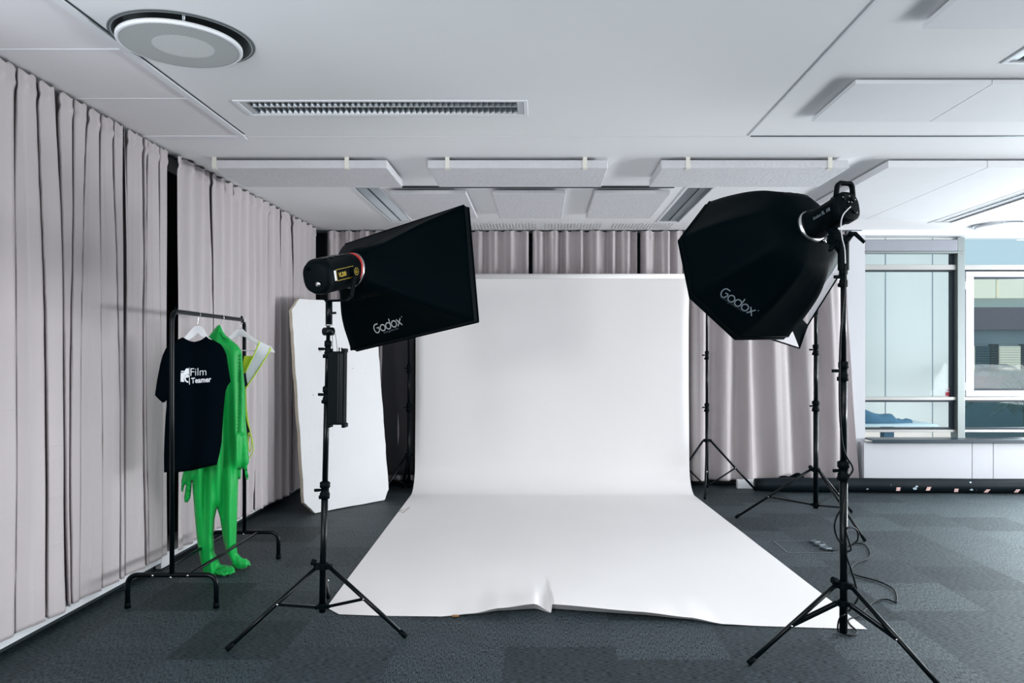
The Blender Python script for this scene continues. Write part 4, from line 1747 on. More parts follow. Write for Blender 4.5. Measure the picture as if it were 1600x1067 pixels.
for body, off, sz, m_ in (('Godox', 0.165, 0.018, 'logodim'), ('SL 100D', 0.108, 0.022, 'logodim')):
    tb = text_bm(body, sz, 0.0003)
    for v in tb.verts:
        v.co = rear - side * 0.0565 + ax * (off - v.co.x) + up * (v.co.y - 0.004)
    obj('model_name', tb, m_, t, smooth=False)
mid = rear.lerp(front, 0.55) - up * 0.062
ptop = Vector((1.324, 3.36, 1.80))
bm = nb()
obox(bm, (mid + ptop) / 2 + Vector((0, 0, 0.01)), (mid - ptop) / 2 * 1.05, side * 0.020, ax * 0.016)
tube(bm, ptop + Vector((0, 0, -0.09)), ptop + Vector((0, 0, 0.035)), 0.024, n=20)
tube(bm, (mid + ptop) / 2 - side * 0.035, (mid + ptop) / 2 + side * 0.035, 0.026, n=24)
tube(bm, ptop + Vector((0, -0.02, 0.03)), ptop + Vector((0.03, -0.02, 0.07)), 0.014, n=12)
obj('tilt_bracket', bm, 'blackplastic', t, bevel=0.002)
bm = nb()
q0, q1, q2 = P(1326, 366, 3.33), P(1336, 365, 3.32), P(1351, 379, 3.31)
sweep(bm, [q0, q0.lerp(q1, .5), q1, q1.lerp(q2, .5), q2], [0.010, 0.010, 0.010, 0.0085, 0.0075], 12)
obj('lever', bm, 'blackplastic', t)
bm = nb()
q = P(1300, 381, 3.36)
sweep(bm, [ptop + Vector((-0.01, 0, -0.02)), P(1306, 380, 3.36), P(1299, 388, 3.36), P(1296, 392, 3.35)], [0.012, 0.016, 0.014, 0.006], 10)
obj('clamp_wing', bm, 'blackplastic', t)

# power lead of the right light: from the rear socket down the pole, then across the carpet
t = thing('power_cable', (1.40, 3.6, 0), 'black power lead hanging from the foreground stand and snaking over the carpet', 'cable')
bm = nb()
pts = [rear - ax * 0.01 - side * 0.004 + up * -0.01, P(1318, 335, 3.26), P(1314, 350, 3.28), P(1316, 372, 3.30), P(1320, 390, 3.325), P(1321, 412, 3.33)]
sweep(bm, smooth_path(pts), 0.0024, 8)
obj('upper_lead', bm, 'cablewhite', t)
bm = nb()
hang = [P(1321, 412, 3.335), P(1320, 450, 3.335), P(1315, 500, 3.335), P(1312, 560, 3.335), P(1312, 640, 3.335), P(1316, 690, 3.335), P(1322, 712, 3.335), P(1331, 727, 3.335), P(1332, 736, 3.335), P(1324, 750, 3.34), P(1316, 790, 3.335), P(1307, 808, 3.335), P(1304, 825, 3.335), P(1311, 845, 3.34), P(1326, 853, 3.36), P(1339, 845, 3.38), P(1340, 831, 3.38), P(1332, 824, 3.36), P(1322, 829, 3.335)]
for a in [Vector((1.345, 3.33, 0.50)), P(1322, 865, 3.335), P(1330, 890, 3.34), P(1337, 915, 3.36), P(1340, 935, 3.39), P(1326, 955, 3.37), P(1312, 966, 3.345)]:
    hang.append(a)
hang += [P(1309, 976, 3.66)]
fl = [(1314, 988), (1328, 994), (1339, 988), (1327, 975), (1327, 968), (1345, 960), (1365, 941), (1385, 937), (1401, 941), (1396, 921), (1370, 908), (1335, 898), (1330, 888), (1338, 880), (1357, 873), (1359, 862), (1350, 851), (1334, 849)]
hang[-1].z = 0.03
for a in fl:
    d = 1590 / (a[1] - 558)
    p = P(a[0], a[1], d)
    p.z = 0.007
    hang.append(p)
sweep(bm, smooth_path(hang, 6), 0.0042, 8)
obj('lower_lead', bm, 'cable', t)

# floor socket box beside the paper
t = thing('floor_outlet', (1.5, 6.2, 0), 'square carpeted floor outlet lid with grey sockets beside the paper edge', 'floor outlet')
q = [P(a, b_, 1596 / (b_ - 558)) for a, b_ in ((1209, 846), (1231, 864), (1305, 864), (1284, 846))]
bm = nb()
for a, b_ in zip(q, q[1:] + q[:1]):
    a, b_ = Vector((a.x, a.y, 0.001)), Vector((b_.x, b_.y, 0.001))
    dd = b_ - a
    obox(bm, (a + b_) / 2, dd / 2, dd.cross(Vector((0, 0, 1))).normalized() * 0.006, Vector((0, 0, 0.0015)))
obj('lid_frame', bm, 'warn', t, smooth=False)
bm = nb()
for a, b_ in ((1273, 848), (1280, 852.5), (1290, 858)):
    p = P(a, b_, 1596 / (b_ - 558))
    obox(bm, (p.x, p.y, 0.008), Vector((0.025, 0.012, 0)), Vector((-0.012, 0.03, 0)), Vector((0, 0, 0.007)))
obj('socket', bm, 'warn', t, smooth=False, bevel=0.003)
bm = nb()
sweep(bm, smooth_path([Vector((P(a, b_, 1590 / (b_ - 558)).x, P(a, b_, 1590 / (b_ - 558)).y, 0.006)) for a, b_ in ((1292, 859), (1302, 860), (1312, 857), (1322, 852))], 5), 0.004, 8)
tag(obj('extension_cord', bm, 'cable'), 'short black cord plugged into the floor outlet', 'cable')

# ---- third softbox, mostly hidden behind the octagonal one
t = thing('white_softbox', (2.2, 6.1, 1.86), 'white-faced softbox peeking out behind the lower right of the octagonal softbox', 'softbox')
F = {k_: P(*v) for k_, v in dict(a=(1249, 544, 5.75), b=(1130, 506, 5.75), c=(1165, 385, 6.0), d=(1222, 476, 5.95), q=(1318, 427, 5.9), r=(1298, 372, 6.05), s=(1262, 507, 5.97), apex=(1272, 440, 6.13)).items()}
bm = nb()


def quad(bm, a, b_, c_, d_, n_=8, bulge=0.0, nv=None):
    rows = []
    for i in range(n_ + 1):
        u_ = i / n_
        rows.append([a.lerp(b_, j / n_).lerp(d_.lerp(c_, j / n_), u_) + (nv or Vector()) * bulge * math.sin(PI * u_) * math.sin(PI * j / n_) for j in range(n_ + 1)])
    grid(bm, rows)


quad(bm, F['a'], F['b'], F['c'], F['d'])
obj('front_diffuser', bm, 'diffuser', t)
bm = nb()
quad(bm, F['a'], F['d'], F['d'].lerp(F['s'], .5) + Vector((0, 0, .02)), F['s'])
quad(bm, F['b'], F['c'], F['apex'], F['apex'] + Vector((0, 0.05, 0)))
obj('shell', bm, 'blackcloth', t)
bm = nb()
quad(bm, P(1262, 508, 5.95), P(1313, 428, 5.95), P(1314, 374, 6.05), P(1280, 372, 6.1), bulge=0.03, nv=Vector((0, -1, 0)))
obj('side_lining', bm, 'diffuser', t)
bm = nb()
F['s2'], F['q'] = P(1262, 508, 5.94), P(1313, 427, 5.94)
for a, b_ in (('a', 'b'), ('a', 's2'), ('s2', 'q'), ('b', 'c')):
    tube(bm, F[a], F[b_], 0.006, n=8)
obj('rim', bm, 'blackcloth', t)
bm = nb()
tube(bm, Vector((2.2, 6.145, 1.80)), F['apex'] + Vector((0.0, 0.02, 0.05)), 0.03, n=16)
obj('mount', bm, 'blackplastic', t)


# ------------------------------------------------------------------ foam board
t = thing('foam_board', (-1.70, 6.8, 0), 'tall white foam board with clipped corners leaning at the far left curtain', 'reflector board')
b0 = Vector((-1.975, 6.435, 0.0))
b1 = Vector((-1.410, 7.157, 0.0))
uu = (b1 - b0)
Wd = uu.length
uu.normalize()
nn = Vector((-uu.y, uu.x, 0))
Ht = 1.84
upv = (Vector((0, 0, 1)) * 1.817 + nn * 0.20).normalized()
th = nn.cross(Vector((0, 0, 1)))
thn = upv.cross(uu).normalized()
if thn.y > 0:
    thn = -thn
rr = random.Random(5)
ol = []


def edge_pts(a, b_, n_, j):
    return [(lerp(a[0], b_[0], i / n_) + (rr.uniform(-j, j) if 0 < i < n_ else 0), lerp(a[1], b_[1], i / n_) + (rr.uniform(-j, j) if 0 < i < n_ else 0)) for i in range(n_)]


cs = [(0.10, 0.0), (Wd - 0.06, 0.0), (Wd, 0.09), (Wd, Ht - 0.08), (Wd - 0.08, Ht), (0.085, Ht), (0.0, Ht - 0.10), (0.0, 0.10)]
for a, b_ in zip(cs, cs[1:] + cs[:1]):
    ol += edge_pts(a, b_, 24 if abs(a[1] - b_[1]) > 1 else 6, 0.0035)
bm = nb()
T_ = 0.045
zlift = 0.006
F_, B_ = [], []
for (a, b_) in ol:
    p = b0 + uu * a + upv * b_ + Vector((0, 0, zlift))
    F_.append(bm.verts.new(p + thn * 0.0))
    B_.append(bm.verts.new(p - thn * T_))
f = bm.faces.new(F_)
if f.normal.dot(thn) < 0:
    f.normal_flip()
bm.faces.new(B_[::-1])
for i in range(len(F_)):
    j = (i + 1) % len(F_)
    bm.faces.new((F_[i], F_[j], B_[j], B_[i])).material_index = 1
bmesh.ops.recalc_face_normals(bm, faces=bm.faces)
obj('board', bm, ['foam', 'foamedge'], t, smooth=False, bevel=0.003)
bm = nb()
for a in range(9):
    x, z_ = rr.uniform(0.15, 0.8), rr.uniform(0.3, 1.6)
    p = b0 + uu * x + upv * z_ + thn * 0.0006
    obox(bm, p, uu * rr.uniform(0.004, 0.012), upv * rr.uniform(0.002, 0.006), thn * 0.0004)
obj('dent', bm, 'stain', t, smooth=False)

# ------------------------------------------------------------------ black roll with pink tape, under the windows
t = thing('black_roll', (4.5, 7.66, 0), 'long black vinyl roll on the carpet along the cabinets, with pink tape pieces', 'roll')
rad = 0.070
pa, pb = Vector((2.12, 7.60, rad)), Vector((7.4, 7.42, rad))
bm = nb()
n_ = 60
pts = [pa.lerp(pb, i / n_) + Vector((0, 0.004 * math.sin(i * .7), 0)) for i in range(n_ + 1)]
sweep(bm, pts, [rad * (1 if i > 3 else 0.86 + 0.045 * i) for i in range(n_ + 1)], 24)
obj('vinyl_roll', bm, 'blackroll', t)
bvh_k = None
rdir = (pb - pa).normalized()


def on_roll(px, py):
    """point on the front of the roll at that height"""
    z_ = None
    for it in range(200):
        a = it / 200 * PI
        # circle angle from the front (-y) going up
        q = Vector((0, -math.cos(a) * rad, math.sin(a) * rad))
        d = 7.6
        p0 = P(px, py, 7.55)
        s_ = (p0.x - pa.x) / rdir.x
        c0_ = pa + rdir * s_
        pt = c0_ + q
        yy = 558 + (CAMZ - pt.z) / pt.y * 1200
        if yy <= py:
            return pt, q.normalized()
    return pt, q.normalized()


pt_ = []
for (x, y, tilt) in ((1401, 764, 0), (1447, 763.5, .4), (1490, 766, -.1), (1537, 767, .6), (1582.5, 767, .45)):
    # tape lies low on the tube, below its centre line
    c0_ = pa + rdir * ((P(x, y, 7.52).x - pa.x) / rdir.x)
    zz = max(0.018, P(x, y, c0_.y - rad).z)
    ca = math.asin(max(-1, min(1, (zz - rad) / rad)))
    nrm_ = Vector((0, -math.cos(ca), math.sin(ca)))
    p = c0_ + nrm_ * (rad + 0.0015)
    tn_ = nrm_.cross(rdir).normalized()
    bm = nb()
    h = 0.019
    a_, b_ = rdir * h, (tn_ * h + rdir * h * tilt * 0.7)
    obox(bm, p + nrm_ * 0.0015, a_, b_, nrm_ * 0.0010)
    obj('tape_piece', bm, 'tape', t, smooth=False)
for (x, y, r_) in ((1391, 759, 0.016), (1426, 763, 0.026), (1429, 760, 0.016), (1512, 754, 0.012), (1513, 765, 0.018), (1521, 766, 0.014), (1354, 764, 0.012)):
    c0_ = pa + rdir * ((P(x, y, 7.52).x - pa.x) / rdir.x)
    zz = max(0.03, P(x, y, c0_.y - rad).z)
    ca = math.asin(max(-1, min(1, (zz - rad) / rad)))
    nrm_ = Vector((0, -math.cos(ca), math.sin(ca)))
    tn_ = nrm_.cross(rdir).normalized()
    bm = nb()
    vs = []
    for i in range(14):
        a = 2 * PI * i / 14
        q = r_ * rr.uniform(0.55, 1.1)
        vs.append(bm.verts.new(c0_ + nrm_ * (rad + 0.0022) + rdir * q * math.cos(a) + tn_ * q * 0.75 * math.sin(a)))
    bm.faces.new(vs)
    obj('scuff', bm, 'chalk', t, smooth=False)
# crumpled black cloth at the roll's near end
bm = nb()
rows = []
for i in range(15):
    u_ = i / 14
    x = 2.22 + 0.36 * u_
    h = 0.02 + 0.13 * math.sin(PI * (0.08 + 0.86 * u_)) ** 1.2 * (1 + 0.25 * math.sin(u_ * 11))
    rows.append([(x + 0.01 * math.sin(a * 5), 7.62 + 0.12 * math.cos(a), 0.002 + h * max(0, math.sin(a)) ** 0.8) for a in [PI * k_ / 10 for k_ in range(11)]])
# sits just in front of the roll
for r0_ in rows:
    for i, p in enumerate(r0_):
        r0_[i] = (p[0] + 0.15, p[1] + 0.16, p[2])
grid(bm, rows)
tag(obj('black_cloth', bm, 'shirt'), 'crumpled black cloth at the foot of the back curtain behind the roll', 'cloth')

# ------------------------------------------------------------------ clothes rack
t = thing('clothes_rack', (-1.955, 4.57, 0), 'black tubular clothes rack beside the left curtain', 'clothes rack')
XK, YA, YBk = -1.957, 4.075, 5.07
rb = 0.0125
bm = nb()
zt_ = 1.575
c_ = 0.055
pts = [(XK, YA, 0.175), (XK, YA, 1.0), (XK, YA, zt_ - c_)]
pts += [(XK, YA + c_ - c_ * math.cos(a), zt_ - c_ + c_ * math.sin(a)) for a in [PI / 2 * i / 6 for i in range(1, 7)]]
pts += [(XK, (YA + YBk) / 2, zt_)]
pts += [(XK, YBk - c_ + c_ * math.sin(a), zt_ - c_ + c_ * math.cos(a)) for a in [PI / 2 * i / 6 for i in range(0, 7)]]
pts += [(XK, YBk, 1.0), (XK, YBk, 0.175)]
sweep(bm, pts, rb, 14)
obj('hanging_frame', bm, 'black', t)
for yy in (YA, YBk):
    bm = nb()
    h = 0.235 if yy == YA else 0.225
    zf = 0.175
    cr_ = 0.05
    pts = [(XK - h, yy, 0.012), (XK - h, yy, zf - cr_)]
    pts += [(XK - h + cr_ - cr_ * math.cos(a), yy, zf - cr_ + cr_ * math.sin(a)) for a in [PI / 2 * i / 6 for i in range(1, 7)]]
    pts += [(XK, yy, zf)]
    pts += [(XK + h - cr_ + cr_ * math.sin(a), yy, zf - cr_ + cr_ * math.cos(a)) for a in [PI / 2 * i / 6 for i in range(0, 7)]]
    pts += [(XK + h, yy, 0.012)]
    sweep(bm, pts, rb * 1.05, 14)
    ft = obj('foot', bm, 'black', t)
    bm = nb()
    for s_ in (-1, 1):
        tube(bm, (XK + s_ * h, yy, 0.0), (XK + s_ * h, yy, 0.03), rb * 1.25, n=14)
    obj('foot_cap', bm, 'blackplastic', ft)
    bm = nb()
    for dx in (-0.095, 0.09, 0.0):
        tube(bm, (XK + dx, yy - 0.0125, zf - (0.01 if dx == 0 else 0)), (XK + dx, yy - 0.018, zf - (0.01 if dx == 0 else 0)), 0.006, n=10)
    obj('bolt', bm, 'chrome', ft)
for dx in (-0.095, 0.09):
    bm = nb()
    tube(bm, (XK + dx, YA + 0.01, 0.175), (XK + dx, YBk - 0.01, 0.175), 0.0085, n=12)
    obj('rail', bm, 'black', t)
bm = nb()
for yy in (YA + 0.045, YBk - 0.045):
    tube(bm, (XK, yy, zt_ + 0.010), (XK, yy, zt_ + 0.024), 0.007, n=10)
obj('stop_pin', bm, 'blackplastic', t)


# ------------------------------------------------------------------ garments
def plane_map(O, r):
    O, r = Vector(O), Vector(r).normalized()
    n_ = Vector((r.y, -r.x, 0))

    def f(px, py):
        D = Vector(((px - 845) / 1200, 1, -(py - 558) / 1200))
        tt = n_.dot(O - camv) / n_.dot(D)
        p = camv + D * tt
        return (p - O).dot(r), p.z - O.z
    return f, r, n_


def garment(name, outline, O, r, half, tau, m, parent=None, fold=None, res=0.014, flat=False):
    """closed cloth body: outline in (u,v) metres about O, swollen to +-half, folds by function (u,v)->shift"""
    _, r, n_ = plane_map(O, r)
    O = Vector(O)
    pts = []
    for a, b_ in zip(outline, outline[1:] + outline[:1]):
        L_ = math.hypot(b_[0] - a[0], b_[1] - a[1])
        k_ = max(1, int(L_ / res))
        for i in range(k_):
            pts.append((lerp(a[0], b_[0], i / k_), lerp(a[1], b_[1], i / k_)))
    nbd = len(pts)
    us_ = [p[0] for p in pts]
    vs_ = [p[1] for p in pts]

    def inside(x, y):
        c = False
        j = nbd - 1
        for i in range(nbd):
            if (pts[i][1] > y) != (pts[j][1] > y) and x < (pts[j][0] - pts[i][0]) * (y - pts[i][1]) / (pts[j][1] - pts[i][1]) + pts[i][0]:
                c = not c
            j = i
        return c

    def dist(x, y):
        best = 9
        for p in pts:
            q = (p[0] - x) ** 2 + (p[1] - y) ** 2
            if q < best:
                best = q
        return math.sqrt(best)
    inner = []
    y = min(vs_)
    row = 0
    while y < max(vs_):
        x = min(us_) + (row % 2) * res / 2
        while x < max(us_):
            if inside(x, y) and dist(x, y) > res * 0.6:
                inner.append((x, y))
            x += res
        y += res * 0.9
        row += 1
    coords = [Vector(p) for p in pts + inner]
    V_, E_, F_, *_ = delaunay_2d_cdt(coords, [(i, (i + 1) % nbd) for i in range(nbd)], [list(range(nbd))], 1, 1e-6)
    bm = nb()
    front, back = [], []
    for v in V_:
        d = dist(v.x, v.y)
        onb = d < 1e-4
        q = min(1, d / tau)
        h = half * math.sqrt(q * (2 - q))
        s_ = fold(v.x, v.y) * min(1, d / 0.02) if fold else 0
        sb = fold(v.x, v.y) if fold else 0
        base = O + r * v.x + Vector((0, 0, v.y)) + n_ * 0.0
        a = bm.verts.new(base + n_ * (h + s_))
        front.append(a)
        back.append(a if onb else bm.verts.new(base - n_ * (h - s_ * 0.5)))
    for f in F_:
        try:
            bm.faces.new([front[i] for i in f])
            if len({back[i] for i in f}) == 3 and not all(front[i] is back[i] for i in f):
                bm.faces.new([back[i] for i in reversed(f)])
        except ValueError:
            pass
    bmesh.ops.recalc_face_normals(bm, faces=bm.faces)
    bv = BVHTree.FromBMesh(bm)
    o = obj(name, bm, m, parent)
    return o, bv


def slab(name, outline, O, r, th_, m, parent, off=0.0, bevel=0.002, smooth=False):
    _, r, n_ = plane_map(O, r)
    bm = nb()
    A = [bm.verts.new(Vector(O) + r * u_ + Vector((0, 0, v_)) + n_ * (off + th_ / 2)) for u_, v_ in outline]
    B = [bm.verts.new(Vector(O) + r * u_ + Vector((0, 0, v_)) + n_ * (off - th_ / 2)) for u_, v_ in outline]
    bm.faces.new(A)
    bm.faces.new(B[::-1])
    for i in range(len(A)):
        j = (i + 1) % len(A)
        bm.faces.new((A[i], B[i], B[j], A[j]))
    bmesh.ops.recalc_face_normals(bm, faces=bm.faces)
    return obj(name, bm, m, parent, smooth=smooth, bevel=bevel)


def hook(parent, O, r, u0, v0, top):
    """wire hook from the hanger neck up and over the bar at O"""
    _, r, n_ = plane_map(O, r)
    bm = nb()
    R_ = 0.019
    pts = [Vector(O) + r * u0 + Vector((0, 0, v0))]
    cen = Vector((XK, O[1], zt_ - 0.001))
    for i in range(11):
        a = -PI * 0.45 + (PI * 1.35) * i / 10
        pts.append(cen + r * (math.cos(a) * R_ * 0.8) + Vector((0, 0, math.sin(a) * R_ * 0.82)) )
    sweep(bm, smooth_path(pts, 3), 0.0019, 8)
    obj('hook', bm, 'chrome', parent)


A30 = (math.cos(math.radians(28)), math.sin(math.radians(28)), 0)
# black printed t-shirt
O = (XK, XK * -1200 / (845 - 309), zt_)
O = (XK, 1.957 * 1200 / (845 - 309), zt_)
f, r, n_ = plane_map(O, A30)
t = thing('clothes_hanger', O, 'white plastic hanger holding the black t-shirt', 'hanger')
slab('hanger_body', [f(*p) for p in ((304, 509), (313, 509), (318.5, 514), (325, 526), (344, 541), (346, 546), (342, 547), (322, 534), (309, 521), (298, 530), (268, 547), (262, 550), (264, 544), (289, 526), (299, 514))], O, A30, 0.014, 'whiteplastic', t, bevel=0.003)
u0, v0_ = f(308.5, 510)
hook(t, O, A30, u0, v0_, 0)
t = thing('t_shirt', (O[0], O[1], 0.72), 'black t-shirt with white camera print on the clothes rack', 't-shirt')
ol = [f(*p) for p in ((275, 532), (285, 527), (290, 530), (297, 533), (304, 534), (312, 532), (318, 529), (322.7, 525), (335, 532), (345, 538), (350, 545), (354, 554), (357, 575), (360.5, 596), (355.5, 603), (352.5, 612), (350, 634), (348, 662), (346.5, 690), (343, 710), (339, 726), (322, 730), (300, 735), (278, 738), (256, 738), (256, 710), (257, 681), (258.6, 650), (261, 624.5), (258, 628), (254, 629), (247, 623), (242, 617.5), (245, 596), (250.5, 568), (254, 555), (258.6, 545), (265, 537))]


def fold_shirt(u_, v_):
    zf = max(0, -v_ - 0.12)
    return 0.010 * math.sin(u_ * 38 + 1.5 * math.sin(v_ * 4)) * min(1, zf * 2.0) + 0.006 * noise.noise(Vector((u_ * 9, v_ * 5, 2))) + 0.01 * math.sin(u_ * 16 + 2) * min(1, zf * 2)


sh, bv = garment('shirt_body', ol, O, A30, 0.032, 0.07, 'shirt', t, fold_shirt)


def flat_print(bm, x0, y0, x1, y1, w_, h_, m, name, italic=0):
    """fit the flat mesh of size w_ x h_ to the pixel parallelogram (baseline x0,y0 -> x1,y1)"""
    u_a, v_a = f(x0, y0)
    u_b, v_b = f(x1, y1)
    a = Vector(O) + r * u_a + Vector((0, 0, v_a))
    b_ = Vector(O) + r * u_b + Vector((0, 0, v_b))
    xd = (b_ - a)
    return decal(name, bm, m, t, a, xd / w_, Vector((0, 0, 1)) * (xd.length / w_ if not h_ else h_), bv, -n_, 0.0018)


def width_of(bm):
    xs_ = [v.co.x for v in bm.verts]
    mn = min(xs_)
    for v in bm.verts:
        v.co.x -= mn
    return max(xs_) - mn


PXM = 4.38 / 1200
b1_ = text_bm('Film', 1.0, -0.006)
flat_print(b1_, 297, 587, 321.5, 586, width_of(b1_), 17.2 * PXM, 'shirtprint', 'film_lettering')
b2_ = text_bm('Teamer', 1.0, 0.028)
flat_print(b2_, 298, 598.5, 329, 596, width_of(b2_), 11.8 * PXM, 'shirtprint', 'teamer_lettering')
bm = nb()


def poly(bm, pts):
    bm.faces.new([bm.verts.new((a, b_, 0)) for a, b_ in pts])


poly(bm, [(0, 0), (5.5, 0), (5.0, 3), (5.2, 7), (7, 10.5), (10.0, 12.3), (12.5, 12.6), (12.5, 21), (10, 21.5), (8, 20.5), (5.5, 15.8), (4.5, 14.3), (0.2, 13.5)])
poly(bm, [(0.3, 15.0), (4.3, 15.2), (6.2, 17.2), (1.0, 16.8)])
ribbon(bm, arc(12.0, 5.6, 5.3, 92, 268, 20), 2.3)
poly(bm, [(9.2, 6.5), (12.6, 8.0), (12.6, 11.0), (10.2, 10.0), (8.6, 8.0)])
poly(bm, [(13.0, -3.5), (14.2, -3.5), (13.4, 23), (12.9, 23)])
width_of(bm)
flat_print(bm, 281.5, 596, 296, 597, 14.2, 1.0 * PXM, 'shirtprint', 'camera_emblem')
bm = nb()
cp = [f(*p) for p in ((285, 527), (290, 530), (297, 533), (304, 534), (312, 532), (318, 529), (322.7, 525))]
sweep(bm, smooth_path([Vector(O) + r * u_ + Vector((0, 0, v_ - 0.006)) + n_ * 0.014 for u_, v_ in cp], 4), 0.006, 8)
obj('collar', bm, 'shirt', t)

# green body suit
O = (XK, 1.957 * 1200 / (845 - 346), zt_)
A22 = (math.cos(math.radians(22)), math.sin(math.radians(22)), 0)
f, r, n_ = plane_map(O, A22)
t = thing('clothes_hanger', O, 'hanger carrying the bright green body suit', 'hanger')
slab('hanger_body', [f(*p) for p in ((341, 509), (346, 509), (352, 524), (370, 543), (368, 548), (346, 530), (336, 532), (318, 548), (316, 544), (334, 524))], O, A22, 0.012, 'whiteplastic', t)
u0, v0_ = f(343.5, 510)
hook(t, O, A22, u0, v0_, 0)
t = thing('green_bodysuit', (O[0], O[1], 0.0), 'bright green full body suit with gloves and feet on the clothes rack', 'body suit')
gp = [(343, 507), (346, 510), (349, 518), (353, 524), (357, 527), (364, 533), (371, 539), (376, 546), (378.5, 554), (379, 569), (382, 598), (383, 610), (384, 657), (387.5, 695), (388.5, 710), (389.4, 722), (386.5, 728), (386.5, 737), (388.8, 746), (386.5, 749.5), (384, 748), (382.5, 735), (380, 731.5), (376.5, 733), (376, 747), (373.8, 749.5), (372.2, 746), (372, 732), (372.6, 750), (372, 766), (370.5, 808), (369, 847), (371, 864), (377, 871), (385, 874), (389.4, 880), (385.5, 887), (376, 890.6), (367, 887), (360.5, 874), (354, 863), (348.7, 844.7), (346, 823), (343.5, 808), (339, 794), (335.5, 810), (333.5, 835), (335.6, 863), (344.8, 882), (357, 883), (366.5, 889.5), (361, 898), (345, 903), (330, 903), (318.5, 899), (313, 876), (308, 844.7), (304, 802.7), (301, 766), (300, 752), (299, 764), (297.5, 778), (293, 785), (288.5, 784.5), (287.5, 778), (290.5, 758), (288.5, 757), (286, 768.6), (283, 767.5), (283.5, 750), (286.5, 737), (289, 700), (295, 640), (301, 580), (307, 556), (316, 540), (326, 526), (334, 515), (339, 509)]


def fold_green(u_, v_):
    zf = max(0, -v_ - 0.15)
    o_ = 0.019 * math.sin(u_ * 60 + 2.0 * math.sin(v_ * 3) + v_ * 2) * min(1, zf)
    o_ += 0.010 * math.sin(u_ * 120 + v_ * 3) * min(1, zf) + 0.010 * noise.noise(Vector((u_ * 14, v_ * 4, 6)))
    # sleeve in front of the trunk
    ua = 0.108 - 0.02 * (-v_)
    if -0.72 < v_ < -0.10:
        q = (u_ - ua) / 0.007
        o_ -= 0.020 * math.exp(-q * q)
        if u_ > ua:
            o_ += 0.012
    return o_


gs, bvg = garment('suit_body', [f(*p) for p in gp], O, A22, 0.045, 0.07, 'green', t, fold_green, res=0.012)
bm = nb()
for a, b_, c_ in (((344, 519), (350, 527), (357, 530)), ((346, 530), (352, 533), (360, 533))):
    pts = []
    for p in smooth_path([Vector((a[0], a[1], 0)), Vector((b_[0], b_[1], 0)), Vector((c_[0], c_[1], 0))], 6):
        u_, v_ = f(p.x, p.y)
        pts.append(Vector(O) + r * u_ + Vector((0, 0, v_)) + n_ * 0.034)
    sweep(bm, pts, [0.004 + 0.006 * math.sin(PI * i / (len(pts) - 1)) for i in range(len(pts))], 8)
obj('hood_fold', bm, 'green', t)
# toe bunching on the carpet
bm = nb()
for (px_, py_, s1, s2) in ((352, 891, 0.058, 0.030), (379, 879, 0.045, 0.026)):
    p = P(px_, py_, 1596 / (py_ + 6 - 558))
    for (dx, dy, dz, q) in ((0, 0, 0.022, 1.0), (0.03, -0.025, 0.016, 0.7), (-0.03, -0.02, 0.018, 0.75), (0.01, -0.045, 0.012, 0.6)):
        rows = []
        for i in range(9):
            a = -PI / 2 + PI * i / 8
            rows.append([(p.x + dx + s1 * q * math.cos(a) * math.cos(b_), p.y + dy + s1 * q * 0.8 * math.cos(a) * math.sin(b_), dz * 1.1 + 0.004 + s2 * 0.7 * q * math.sin(a)) for b_ in [2 * PI * k_ / 14 for k_ in range(14)]])
        grid(bm, rows, closed=True)
for v in bm.verts:
    v.co.z = max(0.002, v.co.z + 0.005 * math.sin(v.co.x * 160 + v.co.y * 90))
obj('toe_bunch', bm, 'green', t)

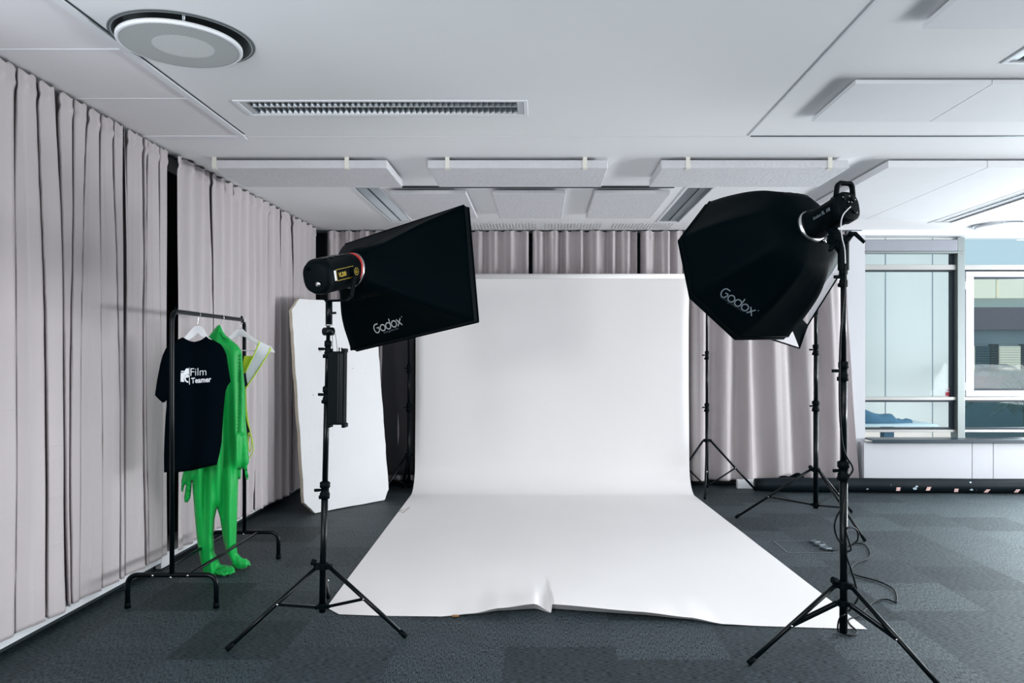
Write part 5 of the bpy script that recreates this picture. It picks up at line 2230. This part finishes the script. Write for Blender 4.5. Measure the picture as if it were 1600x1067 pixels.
# reflective vest
O = (XK, 1.957 * 1200 / (845 - 379), zt_)
A8 = (math.cos(math.radians(12)), math.sin(math.radians(12)), 0)
f, r, n_ = plane_map(O, A8)
t = thing('clothes_hanger', O, 'white hanger with a crossbar holding the reflective vest, last on the rack', 'hanger')
slab('hanger_body', [f(*p) for p in ((362.5, 522), (366, 517.5), (371, 514), (379, 514), (387, 521.5), (405, 533.5), (424, 541.5), (430, 551), (420, 550.5), (401, 538.5), (383, 526.5), (374, 525), (364, 530), (344, 546), (336, 549), (338, 543))], O, A8, 0.014, 'whiteplastic', t, bevel=0.003)
bm = nb()
tube(bm, *[Vector(O) + r * q[0] + Vector((0, 0, q[1])) for q in (f(340, 546), f(421, 549))], 0.0035, n=10)
obj('hanger_bar', bm, 'whiteplastic', t)
u0, v0_ = f(374.5, 515)
hook(t, O, A8, u0, v0_, 0)
t = thing('safety_vest', (O[0], O[1], 0.9), 'lime edged reflective safety vest on the clothes rack', 'safety vest')
slab('reflective_strap', [f(*p) for p in ((407.5, 534), (414, 537), (422, 543), (419, 552), (403, 577), (387.5, 601), (386, 594), (384.5, 582), (396, 558))], O, A8, 0.004, 'reflect', t, off=0.012, bevel=0.001)
bm = nb()
for L_ in (((406.5, 533.5), (401, 546), (395, 559), (384.5, 580)), ((423, 543), (419, 553), (403, 579), (384, 607))):
    sweep(bm, smooth_path([Vector(O) + r * q[0] + Vector((0, 0, q[1])) + n_ * 0.014 for q in [f(*p) for p in L_]], 5), 0.0042, 8)
obj('lime_piping', bm, 'lime', t)
slab('lime_panel', [f(*p) for p in ((382, 556), (396.5, 556), (394, 565), (385.5, 581), (381, 585), (380, 566))], O, A8, 0.003, 'lime', t, off=0.006, bevel=0)
slab('mesh_panel', [f(*p) for p in ((381.5, 583), (386, 583), (389, 597), (383.5, 607), (380, 612), (379, 596))], O, A8, 0.003, 'navy', t, off=0.009, bevel=0)
slab('side_strip', [f(*p) for p in ((380, 560), (384, 600), (386, 640), (390, 675), (388, 700), (383, 680), (379, 640), (377, 600))], O, A8, 0.003, 'navy', t, off=0.0, bevel=0)
for L_ in (((384, 604), (386, 645), (391, 672), (395, 690), (396, 704), (389, 717)), ((383, 620), (386, 655), (392, 676), (393.5, 693), (391, 706), (388.5, 695), (388.5, 676), (393, 684))):
    bm = nb()
    sweep(bm, smooth_path([Vector(O) + r * q[0] + Vector((0, 0, q[1])) + n_ * 0.012 for q in [f(*p) for p in L_]], 6), 0.0030, 8)
    obj('lime_cord', bm, 'lime', t)
